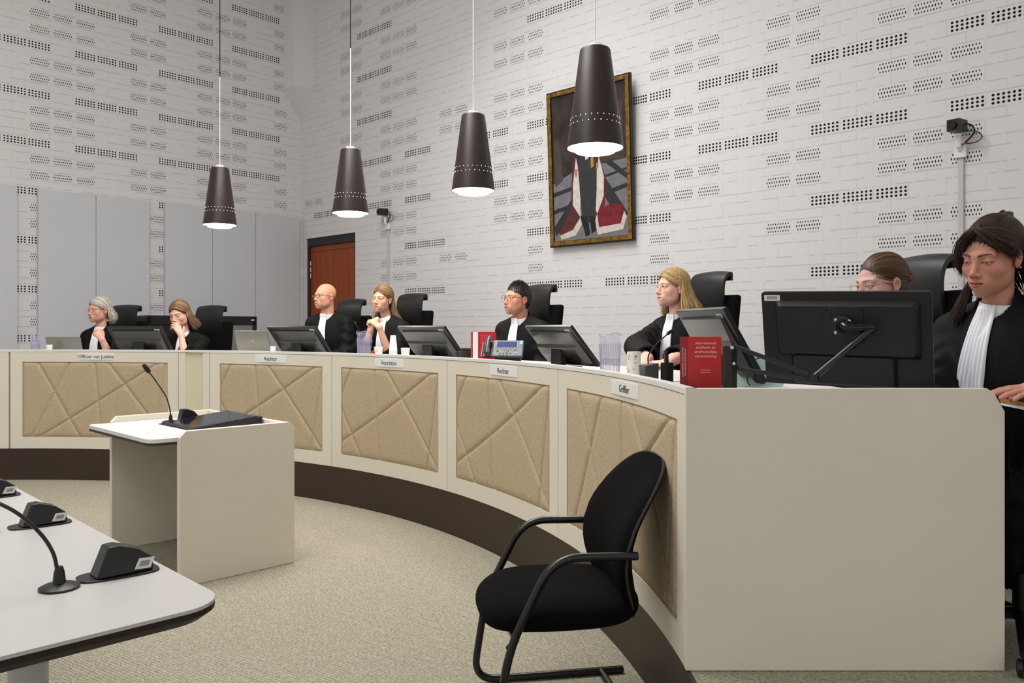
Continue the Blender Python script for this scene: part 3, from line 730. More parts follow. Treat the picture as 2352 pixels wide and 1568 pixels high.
cv = obj('canvas', mb, mat('dark_oil_ground', (52, 43, 40), .35, var=.5, vscale=7), t)
cw, chh = Wd-2*fw, H-2*fw
def pz(u, v): return (-hw+fw+cw*u, fw+chh*(1-v))   # u from left, v from top of canvas
lay = [0]
def shape(poly, rgb, name='paint', var=.15):
    lay[0] += 1; y = .0102+.00012*lay[0]; mb = MB(); vs = [(pz(u, v)[0], y, pz(u, v)[1]) for u, v in poly]
    mb.add(vs, [tuple(range(len(vs)))], 0, M0)
    return mb, mat('oil_%d_%d_%d' % rgb, rgb, .4, var=var, vscale=22)
def ap(poly, rgb, var=.15):
    mb, m_ = shape(poly, rgb, var=var); PA.append((mb, m_))
PA = []
ap([(0, .60), (.35, .52), (1, .50), (1, 1), (0, 1)], (112, 112, 116))
for (a, b, c, d) in (((0, .66), (1, .56), (1, .575), (0, .69)), ((0, .78), (1, .66), (1, .69), (0, .81)), ((.45, .52), (.62, .52), (1, .86), (.9, .9)), ((.0, .9), (.45, .58), (.5, .6), (.02, .97)), ((.7, .5), (.8, .5), (1, .60), (1, .64))):
    ap([a, b, c, d], (44, 42, 48))
ap([(.02, .30), (.10, .30), (.14, .58), (.03, .62)], (70, 62, 58)); ap([(.55, .1), (.95, .12), (.97, .5), (.6, .5)], (66, 54, 46), .3)
ap([(.30, .42), (.26, .6), (.24, .8), (.06, .94), (.10, .985), (.28, .97), (.36, .9), (.38, .5)], (88, 36, 40), .3)     # mantle left
ap([(.33, .44), (.28, .62), (.27, .76), (.37, .85), (.38, .70), (.35, .5)], (206, 198, 190)); ap([(.37, .85), (.26, .93), (.08, .96), (.10, .99), (.30, .97), (.39, .9)], (196, 186, 178))
ap([(.62, .44), (.72, .60), (.70, .80), (.78, .78), (.92, .80), (.98, .88), (.94, .95), (.62, .97), (.58, .85)], (112, 26, 36), .35)
ap([(.64, .46), (.70, .60), (.69, .73), (.60, .84), (.57, .80), (.59, .6)], (206, 198, 190)); ap([(.60, .84), (.62, .93), (.9, .92), (.95, .84), (.98, .88), (.93, .96), (.6, .98), (.57, .88)], (200, 190, 182))
ap([(.38, .36), (.62, .36), (.60, .68), (.57, .90), (.40, .88), (.37, .66)], (48, 50, 52)); ap([(.37, .84), (.47, .85), (.50, .97), (.44, .985)], (24, 22, 24)); ap([(.49, .84), (.57, .86), (.58, .95), (.52, .965)], (24, 22, 24))
ap([(.44, .37), (.53, .37), (.50, .46), (.46, .47)], (205, 203, 208)); ap([(.53, .43), (.57, .44), (.57, .52), (.53, .53)], (178, 128, 48)); ap([(.31, .52), (.35, .52), (.34, .57), (.31, .57)], (170, 120, 98)); ap([(.60, .50), (.635, .50), (.63, .54), (.60, .54)], (170, 120, 98))
ap([(.445+.045*math.cos(k*PI/8)+.035, .315+.035*math.sin(k*PI/8)) for k in range(16)], (186, 140, 116)); ap([(.433, .31), (.435, .285), (.46, .268), (.50, .268), (.525, .285), (.527, .31), (.515, .295), (.48, .287), (.445, .295)], (92, 66, 48))
for mb, m_ in PA: obj('painted_area', mb, m_, cv, fix=False)
for c in cv.children: pass
# ================================================================== wall cameras
def wall_camera(px, py, zlow, label, slab_px, rzx):
    s, Y = wall_s(px, DR, NR, .05); o1 = CO+DR*s+NR*.004; zt = EYE+(754-py)/F*Y
    t = thing('wall_camera', label, 'camera', (o1.x, o1.y, zt), math.atan2(DR.y, DR.x))
    # local x along wall, -y into the room (NR = rot of...)
    mb = MB(); mb.tube([(0, -.005, -.14), (0, -.05, -.10), (.0, -.06, -.03)], .016, 10); mb.box((-.035, -.03, -.17), (.035, -.001, -.10), ch=.004); obj('bracket', mb, WHITE, t)
    Mc = Matrix.Translation((.0, -.09, .02)) @ Matrix.Rotation(rzx, 4, 'Z')
    mb = MB(); mb.box((-.04, -.055, -.035), (.04, .055, .04), 0, Mc, ch=.005); cb = obj('housing', mb, BLK, t)
    mb = MB(); mb.lathe([(.026, 0), (.026, .012), (.018, .013)], 20, 0, Mc @ Matrix.Translation((0, -.055, .002)) @ Matrix.Rotation(PI/2, 4, 'X')); obj('lens', mb, BLKG, cb)
    mb = MB(); mb.tube(spline([(-.01, -.07, .03), (.06, -.06, .03), (.09, -.05, -.02), (.04, -.04, -.075), (0, -.03, -.10)]), .005, 6); mb.tube(spline([(0, -.04, -.085), (.09, -.05, -.09), (.13, -.04, -.06), (.10, -.03, -.02), (.05, -.04, -.01)]), .003, 6); obj('cable', mb, BLKM, t, smooth=True)
    mb = MB(); mb.tube([(.0, -.045, -.095), (.05, -.05, -.085)], .0045, 6); obj('red_cable', mb, mat('red_plastic', (190, 30, 35), .4), t)
    return s, zt
s, zt = wall_camera(886, 492, 0, 'small black camera on the brick wall above the smiling woman', 0, -.4)
def conduit(s, z1, label):
    o1 = CO+DR*s+NR*.001
    t = thing('cable_conduit', label, 'conduit', (o1.x, o1.y, ST), math.atan2(DR.y, DR.x))
    mb = MB(); mb.box((-.016, -.017, 0), (.016, -.0005, z1-ST), ch=.002); obj('duct', mb, mat('grey_duct', (200, 196, 196), .5), t)
conduit(s, zt-.15, 'thin grey cable conduit running down from the camera left of the painting')
s, zt = wall_camera(2203, 300, 0, 'black camera on the brick wall at the upper right', 0, -.2)
conduit(s, zt-.15, 'grey cable conduit running down the wall behind the dark-haired woman on the right')
# ================================================================== implicit surfaces
f32 = np.float32
def ell(P, c, r):
    x = (P[0]-c[0])/r[0]; y = (P[1]-c[1])/r[1]; z = (P[2]-c[2])/r[2]
    k0 = np.sqrt(x*x+y*y+z*z)+1e-9; k1 = np.sqrt((x/r[0])**2+(y/r[1])**2+(z/r[2])**2)+1e-9
    return k0*(k0-1)/k1
def sph(P, c, r): return np.sqrt((P[0]-c[0])**2+(P[1]-c[1])**2+(P[2]-c[2])**2)-r
def cap(P, a, b, ra, rb=None):
    rb = ra if rb is None else rb
    a = np.array(a, float); d = np.array(b, float)-a; L = float(d@d)+1e-12
    t = np.clip(((P[0]-a[0])*d[0]+(P[1]-a[1])*d[1]+(P[2]-a[2])*d[2])/L, 0, 1)
    return np.sqrt((P[0]-a[0]-t*d[0])**2+(P[1]-a[1]-t*d[1])**2+(P[2]-a[2]-t*d[2])**2)-(ra+(rb-ra)*t)
def smin(a, b, k):
    h = np.clip(.5+.5*(b-a)/k, 0, 1); return b+(a-b)*h-k*h*(1-h)
def smax(a, b, k): return -smin(-a, -b, k)
def xf(P, M):   # M 4x4: world->local
    M = np.array(M)
    return [M[i, 0]*P[0]+M[i, 1]*P[1]+M[i, 2]*P[2]+M[i, 3] for i in range(3)]
def surfnet(fn, lo, hi, h):
    B = 4; lo = np.array(lo, float); n = np.ceil((np.array(hi)-lo)/h/B).astype(int)*B
    N = n+1
    V = np.empty(N, f32)
    nb = n//B
    # coarse block centres
    cc = [lo[i]+(np.arange(nb[i])*B+B/2)*h for i in range(3)]
    G = np.meshgrid(*cc, indexing='ij'); C = fn([g.astype(f32) for g in G])
    V[:] = 1
    full = np.repeat(np.repeat(np.repeat(C, B, 0), B, 1), B, 2); V[:-1, :-1, :-1] = np.sign(full)*1.0
    act = np.abs(C) < B*h*1.35+.004
    ib = np.argwhere(act)
    o = np.arange(B+1); OX, OY, OZ = np.meshgrid(o, o, o, indexing='ij')
    for s in range(0, len(ib), 6000):
        q = ib[s:s+6000]*B
        I = q[:, 0, None]+OX.ravel(); J = q[:, 1, None]+OY.ravel(); K = q[:, 2, None]+OZ.ravel()
        P = [(lo[0]+I*h).astype(f32), (lo[1]+J*h).astype(f32), (lo[2]+K*h).astype(f32)]
        V[I, J, K] = fn(P)
    ins = V < 0
    s = ins[:-1, :-1, :-1].astype(np.int8)
    cnt = np.zeros(n, np.int8)
    for dx in (0, 1):
        for dy in (0, 1):
            for dz in (0, 1): cnt += ins[dx:n[0]+dx, dy:n[1]+dy, dz:n[2]+dz]
    cells = np.argwhere((cnt > 0) & (cnt < 8))
    idx = np.full(n, -1, np.int32); idx[tuple(cells.T)] = np.arange(len(cells))
    acc = np.zeros((len(cells), 3)); num = np.zeros(len(cells))
    cor = [(a, b, c) for a in (0, 1) for b in (0, 1) for c in (0, 1)]
    for i, a in enumerate(cor):
        for b in cor[i+1:]:
            if sum(abs(a[k]-b[k]) for k in range(3)) != 1: continue
            va = V[cells[:, 0]+a[0], cells[:, 1]+a[1], cells[:, 2]+a[2]]; vb = V[cells[:, 0]+b[0], cells[:, 1]+b[1], cells[:, 2]+b[2]]
            m = (va < 0) != (vb < 0); t = np.where(m, va/(va-vb+1e-12), 0)
            for k in range(3): acc[:, k] += np.where(m, a[k]+t*(b[k]-a[k]), 0)
            num += m
    pts = lo+(cells+acc/num[:, None])*h
    faces = []
    for ax in range(3):
        u, v = (ax+1) % 3, (ax+2) % 3
        sl0 = [slice(None)]*3; sl1 = [slice(None)]*3; sl0[ax] = slice(0, -1); sl1[ax] = slice(1, None)
        A, Bv = ins[tuple(sl0)], ins[tuple(sl1)]
        e = np.argwhere(A != Bv); e = e[(e[:, u] > 0) & (e[:, v] > 0) & (e[:, u] < n[u]) & (e[:, v] < n[v])]
        if not len(e): continue
        flip = A[tuple(e.T)]
        def cid(du, dv):
            c = e.copy(); c[:, u] -= du; c[:, v] -= dv; return idx[tuple(c.T)]
        q = np.stack([cid(1, 1), cid(0, 1), cid(0, 0), cid(1, 0)], 1)
        q[~flip] = q[~flip][:, ::-1]; q = q[(q >= 0).all(1)]
        faces.append(q)
    return pts, np.concatenate(faces)
def mesh_np(name, pts, faces, m, parent, color=None, extra=None):
    me = bpy.data.meshes.new(name)
    me.vertices.add(len(pts)); me.vertices.foreach_set('co', np.asarray(pts, f32).ravel())
    k = faces.shape[1]; me.loops.add(len(faces)*k); me.loops.foreach_set('vertex_index', faces.astype(np.int32).ravel())
    me.polygons.add(len(faces)); me.polygons.foreach_set('loop_start', np.arange(len(faces), dtype=np.int32)*k)
    me.polygons.foreach_set('use_smooth', np.ones(len(faces), bool)); me.update(calc_edges=True)
    if color is not None:
        a = me.color_attributes.new('Col', 'FLOAT_COLOR', 'POINT'); c = np.ones((len(pts), 4), f32); c[:, :3] = color; a.data.foreach_set('color', c.ravel())
    me.materials.append(m); me.validate(); return link(name, me, parent)
def merge(L):
    P = []; Fc = []; n = 0
    for p, f in L: P.append(p); Fc.append(f+n); n += len(p)
    return np.concatenate(P), np.concatenate(Fc)
LINC = lambda c: np.array(lin(c))
SKIN = attr_mat('skin', .48, sss=.12, bump=.12, bscale=420, spec=.4)
HAIR = attr_mat('hair', .42, spec=.45)
ROBE = mat('black_robe_cloth', (9, 9, 11), .7, bump=.06, bscale=900, spec=.22)
CLOTHW = mat('white_cotton', (238, 238, 243), .75, bump=.12, bscale=260)
EYEM = attr_mat('eyeball', .12, spec=.6)
GOLDM = mat('gold_metal', (190, 150, 90), .3, metal=.8)
LENS = mat('clear_lens', (255, 255, 255), .02, alpha=.10)
# ------------------------------------------------------------------ head
def head_sdf(P, o):
    x, y, z = P; ax = np.abs(x); A = [ax, y, z]
    w_ = o.get('w', 1.0); jaw = o.get('jaw', .048); fat = o.get('fat', 0)
    d = ell(P, (0, .018, .034), (.074*w_, .096, .084))
    d = smin(d, ell(P, (0, -.030, -.026), (.060*w_+fat*.5, .060, .082)), .03)
    d = smin(d, ell(P, (0, -.030, -.074), (jaw+fat+.002, .052, .034)), .03)
    d = smin(d, ell(A, (.038, -.010, -.055), (.020+fat, .038, .032)), .03)
    d = smin(d, sph(P, (0, -.076, -.101+o.get('chin', 0)), .0145), .022)
    d = smin(d, ell(A, (.041, -.056, -.027), (.020, .020, .021)), .024)
    d = smin(d, cap(A, (.008, -.0835, .020), (.044, -.068, .021), .0085), .016)
    d = smax(d, -ell(A, (.033, -.101, .001), (.0185, .0175, .0125)), .014)
    d = smin(d, cap(P, (0, -.084, .012), (0, -.1055, -.030), .0062, .0090), .013)
    d = smin(d, sph(P, (0, -.1085, -.0335), .0092), .007)
    d = smin(d, ell(A, (.0125, -.098, -.0375), (.0068, .0098, .0070)), .006)
    d = smax(d, -ell(A, (.0062, -.1045, -.0445), (.0038, .0062, .0035)), .0025)
    d = smin(d, ell(P, (0, -.080, -.066), (.029, .019, .024)), .02)
    sm = o.get('smile', 0); full = o.get('lips', 1.0)
    cz = -.0660+.0045*sm; cx = .0225+.003*sm
    d = smin(d, cap(A, (0.001, -.0975, -.0615), (cx, -.0865+.001*sm, cz+.0003), .0040*full, .0020), .004)
    d = smin(d, cap(A, (0, -.0960, -.0712), (cx*.86, -.0870, cz-.0012), .0052*full, .0024), .004)
    gz = -.0662+(cz+.0662)*(ax/cx)**2
    groove = np.sqrt((z-gz)**2+(np.maximum(ax-cx*.9, 0))**2+(np.maximum(y+.088, 0))**2)-.0013
    d = smax(d, -groove, .0025)
    # eyes: lids over a ball, slit opening
    E = (.0315, -.0725, .001); op = o.get('open', 1.0)
    lid = sph(A, E, .0142); d = smin(d, lid, .005)
    slit = ell(A, (.0315, -.089, .0005-.0035*(1-op)), (.0142, .0125, .0052*op))
    d = smax(d, -slit, .0018)
    # ears
    q = [ax-.0735*w_, y-.016, z+.008]
    e1 = ell(q, (.0035, 0, .004), (.0085, .0185, .026)); e1 = smin(e1, ell(q, (.002, -.006, -.020), (.006, .009, .012)), .008)
    e1 = smax(e1, -ell(q, (.0120, -.003, .002), (.0075, .0105, .0165)), .004)
    d = smin(d, e1, .004)
    return d
def head_color(P, o):
    x, y, z = P; ax = np.abs(x); n = len(x)
    base = LINC(o.get('skin', (214, 164, 138))); C = np.repeat(base[None], n, 0)
    rng = np.random.RandomState(3); C = C*(1+.03*(rng.rand(n, 1)-.5))
    def mixc(m, c, k): nonlocal C; m = np.clip(m*k, 0, 1)[:, None]; C = C*(1-m)+LINC(c)[None]*m
    g = lambda cx_, cy_, cz_, sx, sy, sz: np.exp(-(((ax-cx_)/sx)**2+((y-cy_)/sy)**2+((z-cz_)/sz)**2))
    red = o.get('red', (206, 128, 112))
    mixc(g(.042, -.065, -.030, .020, .03, .018), red, .45); mixc(g(0, -.112, -.034, .012, .015, .012), red, .5); mixc(g(.078, .016, -.01, .02, .03, .03), red, .45)
    mixc(g(.0315, -.085, .002, .018, .02, .011), tuple(int(v*.86) for v in o.get('skin', (214, 164, 138))), .45)
    if o.get('stubble'): mixc(((z < -.045) & (y < .0)).astype(float)*np.clip((-z-.045)/.02, 0, 1), o['stubble'], .28)
    sm = o.get('smile', 0); cz = -.0660+.0045*sm; cx = .0235+.003*sm
    zc = -.0665+(cz+.0665)*(ax/cx)**2
    hh = np.where(z > zc, .0065*np.clip(1-(ax/cx)**2.2, 0, 1)+.0003, .0085*np.clip(1-(ax/(cx*.97))**2, 0, 1)+.0003)*o.get('lipw', 1)
    mixc(((np.abs(z-zc) < hh) & (y < -.080) & (ax < cx)).astype(float), o.get('lip', (178, 96, 92)), .8)
    mixc(np.exp(-((z-zc)/.0012)**2)*((y < -.078) & (ax < cx*.88)), (112, 50, 46), .6)
    # brows
    bz = .0195+.0045*np.sin(np.clip((ax-.012)/.036, 0, 1)*PI*.75)+o.get('browz', 0); bt = .0034*np.clip(1.15-(ax-.012)/.045, .25, 1)*o.get('browt', 1)
    mixc(np.exp(-((z-bz)/bt)**2)*((ax > .011) & (ax < .049) & (y < -.05)), o.get('brow', (90, 66, 50)), min(1.0, o.get('browk', .8)*1.25))
    # lash line
    op = o.get('open', 1.0)
    ez = .0005-.0035*(1-op)
    r = ((ax-.0315)/.0150)**2+((z-ez)/(.0052*op+.0010))**2
    mixc(np.exp(-((r-1)/.48)**2)*(z > ez-.001)*(y < -.066), (34, 22, 18), .95*o.get('lash', 1)); mixc(np.exp(-((r-1)/.35)**2)*(z <= ez-.001)*(y < -.066), (120, 78, 66), .45)
    mixc(np.exp(-(((ax-.0062)/.004)**2+((z+.0452)/.003)**2))*(y < -.092), (70, 30, 26), .9)
    if o.get('hairline'):
        col, lv = o['hairline']
        m = ((z > .072+.35*(y+.05)) & (y > -.09)) | ((y > -.012) & (z > .012)) | ((y > .038) & (z > -.07))
        mixc(m.astype(float), col, lv)
    return C
# ------------------------------------------------------------------ hand: capsules in local frame (x fingers, y thumb side, z back of the hand)
def hand_caps(M, side=1, curl=(.35, .35, .35, .35), spread=.08, thumb=(.5, .4), s=1.0):
    M = np.array(M); caps = []
    def T(p): p = np.array([p[0]*s, p[1]*side*s, p[2]*s, 1.0]); return (M @ p)[:3]
    palm = []
    for (a, b, ra, rb) in [((.0, .0, 0), (.02, 0, 0), .0215, .020), ((.012, .013, 0), (.078, .026, .002), .0150, .0125), ((.012, .004, .001), (.082, .009, .004), .0145, .0125), ((.012, -.006, .001), (.080, -.009, .003), .0140, .0120), ((.012, -.014, 0), (.072, -.026, 0), .0138, .0112)]:
        palm.append((T(a), T(b), ra*s, rb*s))
    fingers = []
    for k, (y0, y1, x0, L) in enumerate([(.026, .030, .080, (.040, .024, .020)), (.009, .010, .084, (.044, .028, .021)), (-.009, -.010, .081, (.041, .026, .020)), (-.026, -.029, .073, (.032, .020, .018))]):
        p = np.array((x0, y0, .002)); c = curl[k]; a = c*.8; sp = (1.2-k)*spread; r = (.0092, .0094, .0090, .0080)[k]
        for j, l in enumerate(L):
            q = p+np.array((math.cos(a)*math.cos(sp), math.sin(sp)*math.cos(a), -math.sin(a)))*l
            fingers.append((T(p), T(q), r*s*(1-.07*j), r*s*(1-.07*(j+1)))); p = q; a += c*1.15
    p = np.array((.016, .020, -.006)); out, bend = thumb
    dirs = [(math.cos(out)*.75, math.sin(out)*.95, -.35), (math.cos(out)*.95, math.sin(out)*.75, -.28), (math.cos(out-bend), math.sin(out-bend)*.9, -.25)]
    for j, (dv, l) in enumerate(zip(dirs, (.038, .032, .026))):
        dv = np.array(dv); dv /= np.linalg.norm(dv); q = p+dv*l; r = (.0135, .0108, .0100, .0082)
        fingers.append((T(p), T(q), r[j]*s, r[j+1]*s)); p = q
    return palm, fingers
def hand_fn(palm, fingers, arm=None):
    def fn(P):
        d = None
        for c in palm:
            e = cap(P, *c); d = e if d is None else smin(d, e, .010)
        if arm is not None: d = smin(d, cap(P, *arm), .02)
        g = None
        for i in range(0, len(fingers), 3):
            e = None
            for c in fingers[i:i+3]:
                q = cap(P, *c); e = q if e is None else smin(e, q, .0025)
            d = smin(d, e, .0045)
        return d
    return fn
def basis(o, ax, up):
    ax = Vector(ax).normalized(); up = Vector(up); y = up.cross(ax).normalized(); z = ax.cross(y)
    return Matrix(((ax.x, y.x, z.x, o[0]), (ax.y, y.y, z.y, o[1]), (ax.z, y.z, z.z, o[2]), (0, 0, 0, 1)))
# ------------------------------------------------------------------ hair strands
def tubes_np(paths, rad, cols, seg=4):
    # paths (n,k,3), rad (n,k), cols (n,3)
    n, k, _ = paths.shape
    t = np.gradient(paths, axis=1); t /= np.linalg.norm(t, axis=2, keepdims=True)+1e-9
    ref = np.array([.31, .2, .93]); a = np.cross(t, ref); a /= np.linalg.norm(a, axis=2, keepdims=True)+1e-9; b = np.cross(t, a)
    V = []
    for j in range(seg):
        q = 2*PI*j/seg; V.append(paths+(a*math.cos(q)+b*math.sin(q))*rad[..., None])
    V = np.stack(V, 2)  # n,k,seg,3
    I = np.arange(n*k*seg).reshape(n, k, seg)
    f = np.stack([I[:, :-1, :], np.roll(I, -1, 2)[:, :-1, :], np.roll(I, -1, 2)[:, 1:, :], I[:, 1:, :]], -1).reshape(-1, 4)
    c = np.repeat(cols[:, None], k*seg, 1).reshape(-1, 3)
    return V.reshape(-1, 3), f, c
def strands(o, rng, n, style, s=1.0):
    """hair paths in head coordinates"""
    c = np.array((0, .020, .036)); r = np.array((.081*o.get('w', 1), .104, .092))*o.get('hv', 1.0)
    K = 16; out = []; part = o.get('part', 0.0)
    L = o.get('len', .2); hcf = hair_cap(o)
    for i in range(n):
        side = 1 if rng.rand() < .5 else -1
        u = rng.rand(); y0 = -.078+.165*u
        ty = (y0-c[1])/r[1]; 
        root = np.array((part+side*.0006, y0, 0)); root[2] = c[2]+r[2]*math.sqrt(max(0.02, 1-ty**2-((root[0])/r[0])**2))
        lay = 1+.035*rng.rand()
        if style == 'down':
            phi = (-.32+1.75*u**.9)+.12*rng.randn()
            phi = max(phi, o.get('front', -.30))
            eq = np.array((side*math.cos(phi), math.sin(phi), -.10-.25*rng.rand()))
        P0 = (root-c)/r; P0 /= np.linalg.norm(P0)
        if style == 'down':
            eq /= np.linalg.norm(eq)
            pts = []
            m = 7
            om = math.acos(np.clip(P0@eq, -1, 1))
            for k in range(m):
                t = k/(m-1); q = (math.sin((1-t)*om)*P0+math.sin(t*om)*eq)/math.sin(om)
                pts.append(c+q*r*lay)
            e = pts[-1]; hang = np.array((eq[0]*.10, max(eq[1], -.1)*.22+.05, -1.0)); hang += .08*rng.randn(3)*np.array((1, 1, 0))
            hang /= np.linalg.norm(hang); l = L*(.75+.3*rng.rand()); wv = o.get('wave', .006); ph = rng.rand()*6
            out_ = np.array((eq[0], eq[1], 0)); out_ /= np.linalg.norm(out_)+1e-9
            for k in range(1, K-m+1):
                t = k/(K-m); w2 = wv*math.sin(ph*.3+t*7+side)*t
                p = e+hang*l*t+out_*(w2+o.get('flare', .01)*t*t)
                if o.get('swing') is not None: p = p+np.array(o['swing'])*t*t
                pts.append(p)
        elif style == 'gather':
            gz = np.array(o.get('gather', (0, .112, .030)))
            # root along the hairline: from forehead over temple to nape
            a = rng.rand(); v = rng.rand()
            th = -1.45+2.6*a     # azimuth: front (-) to back
            if v < .55: # hairline roots
                el = .72-1.05*max(0, min(1, (a*1.2)))**1.0
                rd = np.array((side*math.cos(th)*math.cos(el), math.sin(th)*math.cos(el), math.sin(el)))
            else:
                el = rng.rand()*1.2+.1; rd = np.array((side*math.cos(th)*math.cos(el), math.sin(th)*math.cos(el), math.sin(el)))
            rd /= np.linalg.norm(rd); gd = (gz-c)/r; gd /= np.linalg.norm(gd); om = math.acos(np.clip(rd@gd, -1, 1))
            if om < .05: continue
            pts = []; lift = .035*rng.rand()
            for k in range(K):
                t = k/(K-1); q = (math.sin((1-t)*om)*rd+math.sin(t*om)*gd)/math.sin(om)
                q = q*(.955+.08*math.sin(PI*min(1, t*1.4+.0)*.5+.0)); pts.append(c+q*r*(1+lift*math.sin(PI*t)))
        elif style == 'short':
            a = rng.rand()*2*PI; el = math.asin(rng.rand()*1.25-.30 if rng.rand() < .5 else rng.rand()*.6+.4) if True else 0
            rd = np.array((math.cos(a)*math.cos(el), math.sin(a)*math.cos(el), math.sin(el)))
            p = c+rd*r*.95
            if hcf([np.array([p[0]]), np.array([p[1]]), np.array([p[2]])])[0] > .0045: continue
            l = (.005+.019*max(0, rd[2])**3)*(.7+.5*rng.rand())
            if p[2] < -.065: continue
            dirv = rd*.7+np.array((.1*rng.randn(), -.25+.25*rng.randn(), .35+.15*rng.randn())); dirv /= np.linalg.norm(dirv)
            pts = [p+dirv*l*k/(K-1) for k in range(K)]
        out.append(pts)
    return np.array(out)
def hair_cap(o):
    hv = o.get('hv', 1.0)
    def fn(P):
        x, y, z = P; ax = np.abs(x)
        d = ell(P, (0, .020, .036), (.079*o.get('w', 1)*hv, .1015*hv, .0895*hv))
        d = smin(d, ell(P, (0, .055, -.02), (.060, .052, .06)), .02)
        ang = np.arctan2(y-.02, x)
        d = d+.0010*np.sin(ang*60+z*40)+o.get('messy', 0)*np.sin(x*310+y*90)*np.sin(y*270+z*60)
        fl = o.get('fl', .066)
        face = ell(P, (0, -.105, -.030), (.066, .084, fl+.038))
        d = smax(d, -face, .008)
        d = smax(d, -ell([ax, y, z], (.085, .002, -.025), (.030, .028, .040)), .008) if o.get('earfree', True) else d
        d = smax(d, -(z+o.get('nape', .075)), .01)
        return d
    return fn
